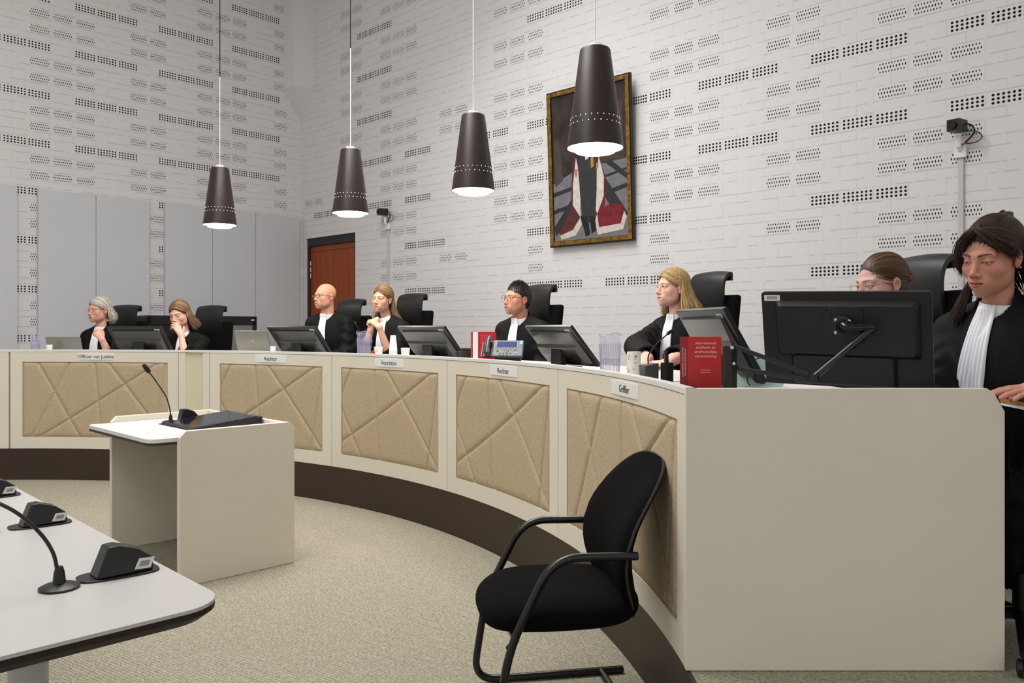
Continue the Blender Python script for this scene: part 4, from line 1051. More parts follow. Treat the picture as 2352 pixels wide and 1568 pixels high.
# ------------------------------------------------------------------ person
def person(label, hc, body_yaw, head_yaw, pitch=0, roll=0, o=None, arms=None, hands=(), h=.0026, s=1.0, torso_off=(0, .035), bef_len=.33, gl=None, lean=0, seed=1, sleeve_r=.075, bef=True, long_bef_w=.05, nl=.205, leg_dir=(0, -1), leg_len=.38, leg_w=.12, leg_r=.11):
    """hc: world centre of the head at eye level. yaws in degrees, positive turns to picture-left"""
    o = o or {}; rng = np.random.RandomState(seed)
    zh = hc[2]-ST
    root = thing('person', label, 'person', (hc[0], hc[1], ST), -math.radians(body_yaw))
    # person-local: facing -y
    HR = Matrix.Rotation(-math.radians(head_yaw-body_yaw), 4, 'Z') @ Matrix.Rotation(math.radians(pitch), 4, 'X') @ Matrix.Rotation(math.radians(roll), 4, 'Y')
    HM = Matrix.Translation((0, 0, zh)) @ HR @ Matrix.Scale(s, 4); HI = np.array(HM.inverted())
    tx, ty = torso_off; zs = zh-nl*s; ld = Vector((leg_dir[0], leg_dir[1])).normalized(); lp = Vector((-ld.y, ld.x))
    LGK = [(tx+lp.x*sg*leg_w*.75, ty+lp.y*sg*leg_w*.75) for sg in (-1, 1)]; LGE = [(tx+lp.x*sg*leg_w+ld.x*leg_len, ty+lp.y*sg*leg_w+ld.y*leg_len) for sg in (-1, 1)]
    nb = (tx, ty, zs-.03)
    neck0 = HM @ Vector((0, .030, -.050)); nr = o.get('neck', .050)
    # --- skin: head and neck
    def fh(P):
        L = xf(P, HI); d = head_sdf(L, o)*s
        return smin(d, cap(P, tuple(neck0), nb, nr-.002, nr+.004), .014)
    lo = (min(-.12, tx-.1), -.16+min(0, ty), zs-.06); hi = (max(.12, tx+.1), .16+max(ty, 0), zh+.14)
    hp, hf = surfnet(fh, lo, hi, h)
    Lp = xf([hp[:, 0], hp[:, 1], hp[:, 2]], HI); col = head_color(Lp, o)
    parts = [(hp, hf)]; cols = [col]
    sk = LINC(o.get('skin', (214, 164, 138)))
    # torso under the robe
    def ft_(P):
        d = ell(P, (tx, ty+.01, zs-.22), (.15, .10, .25)); d = smin(d, ell(P, (tx, ty+.02, .30+.02), (.16, .14, .14)), .08)
        for (k0, k1) in zip(LGK, LGE): d = smin(d, cap(P, (k0[0], k0[1], .32), (k1[0], k1[1], .32), .07, .055), .03); d = smin(d, cap(P, (k1[0], k1[1], .32), (k1[0], k1[1], .06), .05, .04), .02)
        for (a_, b_) in limbs: d = smin(d, cap(P, a_, b_, .036, .034), .02)
        return d
    limbs = []
    for k_, sg in (('L', 1), ('R', -1)):
        if arms and k_ in arms:
            S0 = np.array((tx+sg*.145, ty+.015, zs-.06)); E0 = np.array(arms[k_][0]); limbs.append((S0, E0))
            hh_ = [q for q in hands if (q.get('side', 1) < 0) == (sg > 0)]
            if hh_: limbs.append((E0, np.array(hh_[0]['from'])))
    lq = np.array([p for l_ in limbs for p in l_]+[(tx, ty, .5)]); l9 = np.minimum(lq.min(0)-.06, (tx-.55, ty-.55, 0.0)); h9 = np.maximum(lq.max(0)+.06, (tx+.55, ty+.25, zs+.06)); l9[2] = 0
    tp, tf = surfnet(ft_, l9, h9, .013); parts.append((tp, tf)); cols.append(np.repeat(sk[None], len(tp), 0))
    handcaps = []
    for hd in hands:
        palm, fing = hand_caps(hd['M'], hd.get('side', 1), hd.get('curl', (.4, .45, .5, .55)), hd.get('spread', .06), hd.get('thumb', (.6, .4)), s=hd.get('s', 1.0))
        w0 = palm[0][0]; e0 = np.array(hd['from'])
        arm = (e0, w0, .036, .0225)
        fn = hand_fn(palm, fing, arm)
        pts = np.array([c[0] for c in palm+fing]+[c[1] for c in palm+fing]+[e0]); l2 = pts.min(0)-.045; h2 = pts.max(0)+.045
        p, f = surfnet(fn, l2, h2, hd.get('h', h)); parts.append((p, f)); c = np.repeat(sk[None], len(p), 0)
        tips = np.array([fing[j][1] for j in (2, 5, 8, 11, 14)])
        dd = np.min(np.linalg.norm(p[:, None]-tips[None], axis=2), 1); m = np.clip(1-dd/.02, 0, 1)[:, None]*.4; c = c*(1-m)+LINC((214, 140, 124))*m
        cols.append(c)
    P_, F_ = merge(parts); body = mesh_np('body', P_, F_, SKIN, root, np.concatenate(cols))
    # --- eyes
    gz = o.get('gaze', (0, 0))
    for sg in (-1, 1):
        mbv = MB(); n1, n2 = 24, 14
        vs = []; E = Vector((.0315*sg, -.0725, .001)); R = .0128
        gd = Vector((math.sin(gz[0]), -math.cos(gz[0]), math.sin(gz[1]))).normalized(); q = Vector((0, 0, 1)).rotation_difference(gd)
        cc = []
        for j in range(n2+1):
            th_ = PI*j/n2*1.0
            th_ = (j/n2)**1.6*PI
            for k in range(n1):
                v = Vector((math.sin(th_)*math.cos(2*PI*k/n1), math.sin(th_)*math.sin(2*PI*k/n1), math.cos(th_)))
                vs.append(HM @ (E+(q @ v)*R)); a = math.degrees(th_)
                cc.append(LINC((14, 10, 10)) if a < 9 else LINC(o.get('iris', (88, 66, 48))) if a < 25 else LINC((40, 30, 28)) if a < 28 else LINC((222, 214, 210)))
        fs = []
        for j in range(n2):
            for k in range(n1): fs.append((j*n1+k, (j+1)*n1+k, (j+1)*n1+(k+1) % n1, j*n1+(k+1) % n1))
        mesh_np('eye', np.array(vs), np.array(fs), EYEM, root, np.array(cc))
    # --- robe
    shw = o.get('shw', .150)
    A = arms or {}
    def arm_pts(sg):
        key = 'L' if sg > 0 else 'R'
        S_ = np.array((tx+sg*(shw+.02), ty+.015, zs-.055))
        d = A.get(key, None)
        if d is None: E_ = np.array((tx+sg*.235, ty-.04, zs-.33)); W_ = np.array((tx+sg*.17, ty-.25, zs-.37))
        else: E_, W_ = np.array(d[0]), np.array(d[1])
        return S_, E_, W_
    ap_ = [arm_pts(1), arm_pts(-1)]
    def fr(P, arms_on=True):
        x, y, z = P
        d = ell(P, (tx, ty+.020, zs-.20), (shw+.035, .128, .27))
        d = smin(d, cap(P, (tx-shw, ty+.02, zs-.045), (tx+shw, ty+.02, zs-.045), .062), .05)
        for sg in (-1, 1): d = smin(d, cap(P, (tx+sg*.035, ty+.018, zs+.030), (tx+sg*(shw), ty+.02, zs-.035), .040, .052), .03)
        d = smin(d, ell(P, (tx, ty+.03, .34), (.215, .185, .20)), .10)
        ang_ = np.arctan2(y-ty, x-tx)
        dep = np.clip((zs-.06-z)/.3, 0, 1)
        d = d+dep*(.0055*np.sin(ang_*13+z*5+2*np.sin(z*9))+.003*np.sin(ang_*29+z*11))
        dl = None
        for (k0, k1) in zip(LGK, LGE):
            e = smin(cap(P, (k0[0], k0[1], .33), (k1[0], k1[1], .33), leg_r, leg_r*.9), cap(P, (k1[0], k1[1], .33), (k1[0], k1[1], .10), leg_r*.85, leg_r*.95), .05); dl = e if dl is None else smin(dl, e, .05)
        d = smin(d, dl+.004*np.sin(x*60), .06)
        if not arms_on: ap2 = []
        else: ap2 = ap_
        for i_, (S_, E_, W_) in enumerate(ap2):
            a1 = cap(P, S_, E_, .058, sleeve_r-.008)
            ux = (E_-S_)/np.linalg.norm(E_-S_)
            t = (x-S_[0])*ux[0]+(y-S_[1])*ux[1]+(z-S_[2])*ux[2]
            a1 = a1+.0045*np.sin(t*75+np.sin(x*40)*1.5+np.sin(y*35))*np.clip(t/.08, 0, 1)+.0025*np.sin((x-y)*110+z*25)
            a2 = cap(P, E_, W_, sleeve_r-.008, sleeve_r*.92)
            uw = (W_-E_)/np.linalg.norm(W_-E_); t2 = (x-W_[0])*uw[0]+(y-W_[1])*uw[1]+(z-W_[2])*uw[2]
            a2 = a2+.004*np.sin(t2*85+np.sin(z*50)*1.3)
            a2 = smax(a2, t2-.0, .008)                      # cut the cuff
            hole = cap(P, W_-uw*.02, W_+uw*.12, sleeve_r*.92-.014)
            a = smin(a1, a2, .025); a = smax(a, -hole, .006)
            d = smin(d, a, .022)
        # stand collar with open neck
        col_ = cap(P, (tx, ty+.012, zs+.0), (tx*.6, ty*.75+.012, zs+.062), .067, .062)
        d = smin(d, col_, .014)
        nk = cap(P, (tx, ty-.010, zs-.03), (tx*.4+neck0[0]*.6, neck0[1]-.012, zs+.15), nr+.006, nr+.020)
        d = smax(d, -nk, .006)
        # front opening of the collar
        vv = np.abs(x-tx*.8)-.034*np.clip((z-(zs-.06))/.10, 0, 1)
        wedge = smax(smax(vv, y-(ty-.02), .004), (zs-.05)-z, .01)
        d = smax(d, -wedge, .006)
        return d
    rh = max(.0065, h*2)
    allp = np.array([q for t3 in ap_ for q in t3]); l3 = np.minimum(allp.min(0)-.11, (min(tx-.27, min(q[0] for q in LGE)-.16), min(q[1] for q in LGE)-.16, .0)); h3 = np.maximum(allp.max(0)+.11, (max(tx+.27, max(q[0] for q in LGE)+.16), ty+.26, zs+.10)); l3[2] = .0
    rp, rf = surfnet(fr, l3, h3, rh); mesh_np('robe', rp, rf, ROBE, root)
    # --- white neck band and jabot draped on the robe front
    if bef:
        ax_a = Vector((tx, ty-.002, zs-.008)); nt_ = Vector((neck0[0], neck0[1], zs+.075)); dn = (nt_-ax_a).normalized()
        mbv = MB(); Mb = Matrix.Translation(ax_a) @ Vector((0, 0, 1)).rotation_difference(dn).to_matrix().to_4x4()
        rr = nr+.0095
        mbv.lathe([(rr+.004, .005), (rr+.003, .035), (rr, .058), (rr-.003, .0585), (rr-.001, .035), (rr, .005)], 36, 0, Mb, cap=False)
        obj('neck_band', mbv, CLOTHW, root, smooth=True)
        nu, nv = 33, 26
        X = np.empty((nv, nu)); Zz = np.empty((nv, nu)); uu = np.linspace(-1, 1, nu)
        for j in range(nv):
            v = j/(nv-1); wd = .030+(long_bef_w-.030)*v**.9; X[j] = tx+lean*v+uu*wd; Zz[j] = zs+.040-bef_len*v-.008*(1-uu**2)*v
        Yf = np.full(X.shape, ty-.30)
        # the neck skin also carries the top
        for it in range(40):
            PP = [X.astype(f32), Yf.astype(f32), Zz.astype(f32)]
            d = np.minimum(fr(PP, False), cap(PP, tuple(ax_a), tuple(nt_), rr+.001)); step = np.clip(d, -.004, .03)*.75; Yf = Yf+step
        # no deep dips between neighbours
        for it in range(3):
            Ys = Yf.copy(); Ys[:, 1:-1] = (Yf[:, :-2]+Yf[:, 1:-1]+Yf[:, 2:])/3; Yf = np.minimum(Yf, Ys+.001)
            Ys = Yf.copy(); Ys[1:-1] = (Yf[:-2]+Yf[1:-1]+Yf[2:])/3; Yf = np.minimum(Yf, Ys)
        vv = np.linspace(0, 1, nv)[:, None]
        Yo = Yf-.006-(.0035+.004*vv)*np.abs(np.sin((uu[None]+1)*PI*3.5))
        mbv = MB()
        def bf(u, v):
            i = min(nu-1, int(round(u*(nu-1)))); j = min(nv-1, int(round(v*(nv-1)))); return Vector((X[j, i], Yo[j, i], Zz[j, i])), Vector((0, -1, 0))
        mbv.slab(bf, nu, nv, .003); obj('jabot', mbv, CLOTHW, root, smooth='all')
    # --- hair
    hs = o.get('hair')
    if hs:
        hb = LINC(hs['col']); hb2 = LINC(hs['col2']); HL = []; HC = []
        cp, cf = surfnet(lambda P: hair_cap(o)(xf(P, HI))*s, (-.14, -.18, zh-.16), (.14, .18, zh+.16), max(.003, h*1.2))
        q = rng.rand(len(cp), 1); strv = .5+.5*np.sin(cp[:, :1]*260+cp[:, 1:2]*180); HL.append((cp, cf)); HC.append((hb*.65+hb2*.12)*(.8+.3*strv))
        for style, cnt, rad in hs['sets']:
            p = strands(o, rng, cnt, style)
            if style == 'down' and o.get('split', True):
                pass
            n, k, _ = p.shape; pw = p.reshape(-1, 3) @ np.array(HM)[:3, :3].T+np.array(HM)[:3, 3]; pw = pw.reshape(n, k, 3)
            t = np.linspace(0, 1, k)[None]; r_ = rad*s*(.30+.70*np.sin(PI*np.clip(t*.9+.1, 0, 1))**.5)*np.ones((n, 1)); r_[:, -1] *= .2
            mix = rng.rand(n, 1)**1.3; cc = hb*(1-mix)+hb2*mix; cc = cc*(.8+.4*rng.rand(n, 1))
            V, f, c = tubes_np(pw, r_, cc, 4); HL.append((V, f)); HC.append(c)
        if hs.get('bun'):
            bc, br = hs['bun']; 
            def fb(P):
                L = xf(P, HI); d = sph(L, bc, br); a = np.arctan2(L[2]-bc[2], L[0]-bc[0]); return (d+.003*np.sin(a*5+np.sqrt((L[0]-bc[0])**2+(L[2]-bc[2])**2)*300))*s
            w0 = HM @ Vector(bc); V, f = surfnet(fb, np.array(w0)-br*1.5, np.array(w0)+br*1.5, max(.0022, h)); HL.append((V, f)); m = rng.rand(len(V), 1); HC.append(np.repeat((hb*.5+hb2*.5)[None], len(V), 0)*(.7+.5*(.5+.5*np.sin(V[:, :1]*500+V[:, 2:]*300))))
        if hs.get('fringe'):
            pp = []
            for (a_, b_, c_, d_, cnt) in hs['fringe']:   # cubic guides in head coordinates
                for i in range(cnt):
                    j = rng.randn(3)*.005; j2 = rng.randn(3)*.007; t = np.linspace(0, 1, 16)[:, None]
                    pts = (1-t)**3*(np.array(a_)+j*.6)+3*(1-t)**2*t*(np.array(b_)+j)+3*(1-t)*t*t*(np.array(c_)+j+j2*.3)+t**3*(np.array(d_)+j+j2); pp.append(pts)
            p = np.array(pp); n, k, _ = p.shape; pw = (p.reshape(-1, 3) @ np.array(HM)[:3, :3].T+np.array(HM)[:3, 3]).reshape(n, k, 3)
            t = np.linspace(0, 1, k)[None]; r_ = hs.get('fr', .0022)*s*(.3+.7*np.sin(PI*np.clip(t*.85+.12, 0, 1))**.6)*np.ones((n, 1)); mix = rng.rand(n, 1)**1.2; cc = (hb*(1-mix)+hb2*mix)*(.8+.4*rng.rand(n, 1))
            V, f, c = tubes_np(pw, r_, cc, 4); HL.append((V, f)); HC.append(c)
        V, f = merge(HL); mesh_np('hair', V, f, HAIR, root, np.concatenate(HC))
    # --- glasses
    if gl:
        g = MB(); rx, rz_, tr = gl['rx'], gl['rz'], gl['t']
        for sg in (-1, 1):
            pts = []
            for k in range(28):
                q = 2*PI*k/28; e = gl.get('e', 2.0); cx_ = math.copysign(abs(math.cos(q))**(2/e), math.cos(q)); sz = math.copysign(abs(math.sin(q))**(2/e), math.sin(q))
                xx = .0325*sg+rx*cx_; pts.append(HM @ Vector((xx, -.1035+.35*max(0, abs(xx)-.030)**1.0*.5, -.001+rz_*sz)))
            g.tube(pts, tr*s, 6, closed=True)
            tp_ = [HM @ Vector(p) for p in ((sg*(.0325+rx), -.096, .004), (sg*.0735, -.075, .005), (sg*.0790, -.02, .006), (sg*.080, .014, .004), (sg*.079, .030, -.014))]
            g.tube(tp_, tr*.9*s, 6)
        g.tube([HM @ Vector(p) for p in ((-.0325+rx, -.1035, .003), (0, -.1075, .006), (.0325-rx, -.1035, .003))], tr*s, 6)
        go = obj('glasses', g, gl['m'], root, smooth=True)
        for sg in (-1, 1):
            g = MB(); pts = []
            for k in range(24):
                q = 2*PI*k/24; e = gl.get('e', 2.0); xx = .0325*sg+(rx-.0005)*math.copysign(abs(math.cos(q))**(2/e), math.cos(q)); pts.append(HM @ Vector((xx, -.1033+.175*max(0, abs(xx)-.030), -.001+(rz_-.0005)*math.copysign(abs(math.sin(q))**(2/e), math.sin(q)))))
            g.add(pts, [tuple(range(24))]); obj('lens', g, LENS, go, fix=False)
    if o.get('earring'):
        for sg in (-1, 1):
            g = MB(); p = HM @ Vector((sg*.0815, .006, -.036)); g.lathe([(.0012, -.0035), (.0034, -.002), (.0036, .001), (.001, .0035)], 10, 0, Matrix.Translation(p)); obj('earring', g, o['earring'], root, smooth=True)
    return root, HM, zs
def HP(px, py, Y): p = at(px, py, Y); return (p.x, p.y, p.z)
# ================================================================== the people
def PL(hc, by):
    M = (Matrix.Translation((hc[0], hc[1], ST)) @ Matrix.Rotation(-math.radians(by), 4, 'Z')).inverted()
    return lambda px, py, Y: tuple(M @ at(px, py, Y)), lambda v: tuple(M.to_3x3() @ Vector(v))
# --- grey-haired woman
hc = HP(227, 712, 7.7); L, D = PL(hc, 12)
person('person with grey hair and thin glasses raising one hand, at the far left', hc, 12, 24, 2, 0,
 o=dict(w=.96, jaw=.043, neck=.047, skin=(218, 166, 144), part=-.022, len=.115, wave=.016, flare=.004, front=.22, hv=1.03, hair=dict(col=(150, 136, 112), col2=(240, 234, 224), sets=[('down', 800, .0021)], fringe=[((.06, .07, .05), (.085, .10, -.02), (.075, .13, -.07), (.060, .10, -.115), 120), ((.05, .10, -.01), (.10, .14, -.04), (.08, .15, -.09), (.03, .10, -.12), 90)], fr=.0021), browk=.35, smile=-.3, lash=.8),
 gl=dict(rx=.021, rz=.016, t=.0014, e=2.6, m=GOLDM), h=.0032, seed=2,
 arms={'L': (L(275, 812, 7.45), L(244, 797, 7.33))}, hands=[dict(M=basis(L(234, 779, 7.31), D((-.55, .10, .75)), D((.5, -.75, .3))), side=-1, **{'from': L(246, 803, 7.36)}, curl=(.95, 1.0, 1.05, 1.1), thumb=(.5, .5))])
# --- woman with hand over her mouth
hc = HP(412, 722, 7.6); L, D = PL(hc, 10)
person('person with light-brown hair resting a hand over the mouth, before the black cabinets', hc, 10, 8, 14, -6,
 o=dict(w=.96, jaw=.044, neck=.046, skin=(222, 170, 150), part=.012, len=.17, wave=.012, flare=.012, hv=1.03, fl=.060, hair=dict(col=(88, 64, 44), col2=(164, 128, 90), sets=[('down', 900, .0021)]), front=-.12, brow=(110, 80, 56), lash=.8, open=.75),
 h=.0032, seed=3, s=1.03, torso_off=(.02, .07), lean=.0,
 arms={'L': (L(440, 812, 7.40), L(421, 795, 7.33))}, hands=[dict(M=basis(L(416, 769, 7.36), D((-.50, .08, .86)), D((.72, -.65, .25))), side=-1, **{'from': L(422, 803, 7.32)}, curl=(.45, .5, .6, .7), thumb=(.85, .2))])
# --- bald judge
hc = HP(746, 681, 7.4); L, D = PL(hc, 22)
person('bald person with dark-rimmed glasses in a black robe, in front of the brown door', hc, 22, 38, -2, 0,
 o=dict(w=1.0, jaw=.051, fat=.004, neck=.058, skin=(218, 160, 132), red=(200, 118, 100), browk=.35, brow=(150, 120, 100), lipw=.7, lip=(176, 104, 94), lips=.8, smile=-.5, open=.8, shw=.17, stubble=(150, 120, 105)),
 gl=dict(rx=.021, rz=.0145, t=.0017, e=2.6, m=BLK), h=.003, seed=4, nl=.195, bef_len=.36, torso_off=(.0, .05))
# --- smiling woman
hc = HP(878, 687, 7.1); L, D = PL(hc, 28)
person('smiling person with long half-tied blonde-brown hair and clasped hands under her chin', hc, 28, 22, 0, 3,
 o=dict(w=.95, jaw=.043, neck=.044, skin=(224, 172, 146), part=-.006, len=.26, wave=.014, flare=.02, front=.30, smile=1.0, lip=(196, 62, 62), gather=(.0, .115, .02), shw=.135, hair=dict(col=(96, 68, 42), col2=(184, 146, 98), sets=[('gather', 700, .0019), ('down', 520, .0021)]), brow=(104, 74, 50), earring=CHROME),
 h=.003, seed=5, torso_off=(.02, .05),
 arms={'L': (L(903, 816, 6.85), L(885, 797, 6.80)), 'R': (L(826, 806, 6.98), L(843, 775, 6.82))},
 hands=[dict(M=basis(L(872, 752, 6.76), D((-.72, .20, .62)), D((.62, -.50, .62))), side=-1, **{'from': L(889, 803, 6.80)}, curl=(.8, .85, .9, .9), thumb=(.4, .5)),
        dict(M=basis(L(851, 757, 6.80), D((.30, .05, .92)), D((-.8, -.5, .2))), side=1, **{'from': L(845, 782, 6.84)}, curl=(1.0, 1.05, 1.1, 1.1), thumb=(.4, .5))])
# --- man with round glasses
hc = HP(1187, 687, 5.95); L, D = PL(hc, 40)
person('person with short dark hair and round glasses, behind the middle-right Rechter plate', hc, 40, 50, -3, 0,
 o=dict(w=1.0, jaw=.052, fat=.003, neck=.056, skin=(206, 146, 116), red=(190, 104, 88), brow=(50, 36, 30), browt=1.3, lipw=.65, lip=(166, 92, 84), lips=.8, smile=-.4, shw=.17, open=.9, stubble=(96, 80, 74), fl=.056, hv=.975, nape=.062, messy=.0018,
  hair=dict(col=(26, 21, 19), col2=(64, 54, 50), sets=[('short', 2200, .0015)]), hairline=((38, 32, 30), .85)),
 gl=dict(rx=.0215, rz=.0205, t=.0016, e=2.0, m=mat('tortoise_frame', (70, 46, 34), .3)), h=.0028, seed=6, nl=.178, bef_len=.34, torso_off=(.0, .05))
# --- blonde woman
hc = HP(1543, 661, 5.1); L, D = PL(hc, 52)
person('person with straight shoulder-length blonde hair in a black robe, behind the Griffier plate', hc, 52, 64, -2, 0,
 o=dict(w=.95, jaw=.043, neck=.044, skin=(226, 176, 158), part=-.010, len=.185, wave=.004, flare=.022, front=.0, lip=(190, 104, 104), smile=-.2, shw=.140, hv=1.03, hair=dict(col=(142, 108, 62), col2=(226, 196, 138), sets=[('down', 1500, .0019)]), brow=(124, 92, 66), iris=(70, 84, 96), earring=CHROME),
 h=.0026, seed=7, torso_off=(.0, .05), bef_len=.40,
 arms={'R': (L(1462, 796, 4.85), L(1486, 822, 4.50)), 'L': (L(1610, 806, 4.80), L(1548, 824, 4.46))},
 hands=[dict(M=basis(L(1480, 831, 4.32), D((-.35, -.90, -.03)), D((.2, 0, 1))), side=1, **{'from': L(1486, 823, 4.46)}, curl=(.3, .35, .4, .45), thumb=(.6, .3)),
        dict(M=basis(L(1532, 834, 4.26), D((-.75, -.55, -.03)), D((.2, 0, 1))), side=-1, **{'from': L(1547, 825, 4.40)}, curl=(.3, .35, .4, .45), thumb=(.6, .3))])
# --- person behind the large monitor
hc = HP(2022, 652, 3.3); L, D = PL(hc, 66)
person('person with brown hair in a bun and thin glasses, mostly hidden behind the large monitor', hc, 66, 74, 9, 0,
 o=dict(w=.96, jaw=.044, neck=.046, skin=(214, 166, 156), open=.8, gather=(.0, .112, .015), hv=.97, hair=dict(col=(66, 46, 32), col2=(128, 94, 62), sets=[('gather', 1200, .0014)], bun=((0.0, .128, .018), .030)), brow=(96, 70, 54)),
 gl=dict(rx=.0225, rz=.018, t=.0010, e=2.3, m=GOLDM), h=.0022, seed=8)
# --- woman at the right end
hc = HP(2279, 589, 2.58); L, D = PL(hc, 60)
person('person with dark half-up hair looking down, at the right edge of the picture', hc, 60, 62, 15, 4,
 o=dict(w=.93, jaw=.040, fat=-.003, neck=.044, gaze=(0, -.45), skin=(200, 142, 120), red=(190, 104, 92), open=.34, len=.19, wave=.010, flare=.016, front=.42, part=.0, shw=.150, lip=(182, 82, 84), lips=1.2, lipw=1.3, gather=(.0, .105, .075), hv=1.0, fl=.062,
  hair=dict(col=(30, 20, 15), col2=(76, 50, 34), sets=[('gather', 2600, .0010), ('down', 1300, .0014)], bun=((0.0, .085, .105), .026),
   fringe=[((.0, -.072, .104), (-.034, -.094, .085), (-.066, -.080, .045), (-.074, -.035, -.035), 420), ((-.060, .0, -.06), (-.072, -.03, -.10), (-.088, -.045, -.15), (-.105, -.06, -.20), 420), ((.0, -.072, .104), (.045, -.094, .088), (.078, -.060, .035), (.080, -.005, .012), 260)], fr=.0012), brow=(60, 40, 32), browk=.8, browt=1.3, earring=GOLDM),
 h=.0018, seed=9, nl=.195, leg_dir=(-.55, -.83), leg_len=.30, leg_w=.08, leg_r=.085, torso_off=(-.015, .055), bef_len=.40, long_bef_w=.058, lean=-.045,
 arms={'L': (L(2470, 885, 2.58), L(2450, 900, 2.40)), 'R': (L(2150, 960, 2.62), L(2250, 1010, 2.50))},
 hands=[dict(M=basis(L(2432, 893, 2.30), D((-.97, .05, -.03)), D((.05, -.15, 1))), side=-1, **{'from': L(2462, 893, 2.38)}, curl=(.10, .10, .14, .18), thumb=(.35, .2), h=.0022)])
# ================================================================== judges' chairs
def judge_chair():
    t = thing('judge_chair', '', 'chair', (0, 0, 0), 0, 'black high-backed chairs behind the bench')
    mb = MB(); mb.grid(lambda u, v: (lambda q, r, z: Vector((math.copysign(abs(math.cos(q))**.7, math.cos(q))*.25*r, .0+math.copysign(abs(math.sin(q))**.7, math.sin(q))*.24*r, .455+z*.045)))(2*PI*u, abs(math.cos(PI*(v-.5)))**.35, math.sin(PI*(v-.5))), 40, 14, closed_u=True); obj('seat', mb, CFAB, t, smooth='all')
    def bk(u, v):
        x = (u-.5)*2; z = .52+.63*v; w_ = .205+.03*math.sin(v*PI*.8); y = .235+.05*v-.03*math.sin(v*PI)-.035*x*x*-1
        return Vector((x*w_, y-.035*x*x, z)), Vector((0, -1, 0))
    mb = MB(); mb.slab(bk, 16, 18, .055); obj('backrest', mb, CFAB, t, smooth=True, bevel=.018)
    prof = [(.262, 1.01), (.245, 1.06), (.232, 1.12), (.228, 1.18), (.236, 1.235), (.256, 1.275), (.286, 1.300), (.318, 1.312), (.342, 1.306), (.352, 1.285), (.352, 1.245)]
    P2 = [Vector((0, a, b)) for a, b in prof]
    P2 = spline(P2, 4); nP = len(P2)
    def hd(u, v):
        i = min(nP-1, int(round(v*(nP-1)))); p = P2[i]; tt = (P2[min(i+1, nP-1)]-P2[max(i-1, 0)]).normalized(); n = Vector((0, -tt.z, tt.y))
        return Vector(((u-.5)*.29*(1-.04*abs(v-.5)), p.y, p.z))+n*(-.010*(2*u-1)**2), n
    mb = MB(); mb.slab(hd, 10, nP, .022); obj('headrest', mb, LEATHER, t, smooth=True, bevel=.006)
    mb = MB(); mb.lathe([(.028, .075), (.028, .30), (.022, .30), (.022, .41)], 20); mb.box((-.12, -.13, .395), (.12, .13, .415), ch=.004); mb.box((-.03, .12, .40), (.03, .285, .42)); mb.box((-.03, .262, .40), (.03, .285, .60)); obj('column', mb, BLK, t)
    mb = MB()
    for k in range(5):
        a = 2*PI*k/5+.3; mb.tube([(0, 0, .095), (.16*math.cos(a), .16*math.sin(a), .085), (.29*math.cos(a), .29*math.sin(a), .062)], [.024, .02, .014], 8, flat=.8)
    obj('star_base', mb, BLK, t, smooth=True)
    for k in range(5):
        a = 2*PI*k/5+.3; mb = MB()
        M = Matrix.Translation((.29*math.cos(a), .29*math.sin(a), .026)) @ Matrix.Rotation(a, 4, 'Z') @ Matrix.Rotation(PI/2, 4, 'X')
        mb.lathe([(.012, -.022), (.025, -.018), (.025, -.006), (.010, -.004), (.010, .004), (.025, .006), (.025, .018), (.012, .022)], 16, 0, M); mb.tube([(.29*math.cos(a), .29*math.sin(a), .03), (.29*math.cos(a), .29*math.sin(a), .065)], .006, 6); obj('caster', mb, BLK, t, smooth=True)
    for sg in (-1, 1):
        mb = MB(); mb.box((sg*.285-.035, -.14, .635), (sg*.285+.035, .11, .665), ch=.012); ar = obj('armrest', mb, BLK, t)
        mb = MB(); mb.tube([(sg*.13, .0, .405), (sg*.27, .0, .42), (sg*.29, .0, .50), (sg*.285, .0, .637)], .014, 8); obj('arm_support', mb, BLK, t, smooth=True)
    return t
cl = [(287, 8.02, 10, 1.455, 'black high-backed chair behind the grey-haired woman'), (484, 8.0, 14, 1.45, 'black high-backed chair right of the woman with her hand over her mouth'),
 (806, 7.78, 30, 1.505, 'black high-backed chair behind the bald man in front of the door'), (945, 7.5, 32, 1.545, 'black high-backed chair behind the smiling woman with clasped hands'),
 (1236, 6.2, 46, 1.56, 'black high-backed chair behind the man with round glasses'), (1630, 5.40, 55, 1.60, 'black high-backed chair behind the blonde woman'),
 (2112, 3.50, 70, 1.54, 'black high-backed chair right of the hair bun, behind the large monitor'), (2480, 2.62, 66, 1.50, 'black chair under the dark-haired person at the right picture edge')]
base = judge_chair()
for i, (px, Y, yaw, ztop, lab) in enumerate(cl):
    c = base if i == 0 else copy_tree(base)
    r = -math.radians(yaw); H_ = at(px, HOR, Y); dz = ztop-ST-1.312
    off = Matrix.Rotation(r, 3, 'Z') @ Vector((0, .28, 0)); c.location = (H_.x-off.x, H_.y-off.y, ST); c.rotation_euler = (0, 0, r); c['label'] = lab
    for ch in c.children:
        if ch.name.startswith(('headrest', 'backrest', 'seat', 'armrest')): ch.location = (0, 0, dz)
        elif ch.name.startswith(('arm_support',)): ch.location = (0, 0, dz)
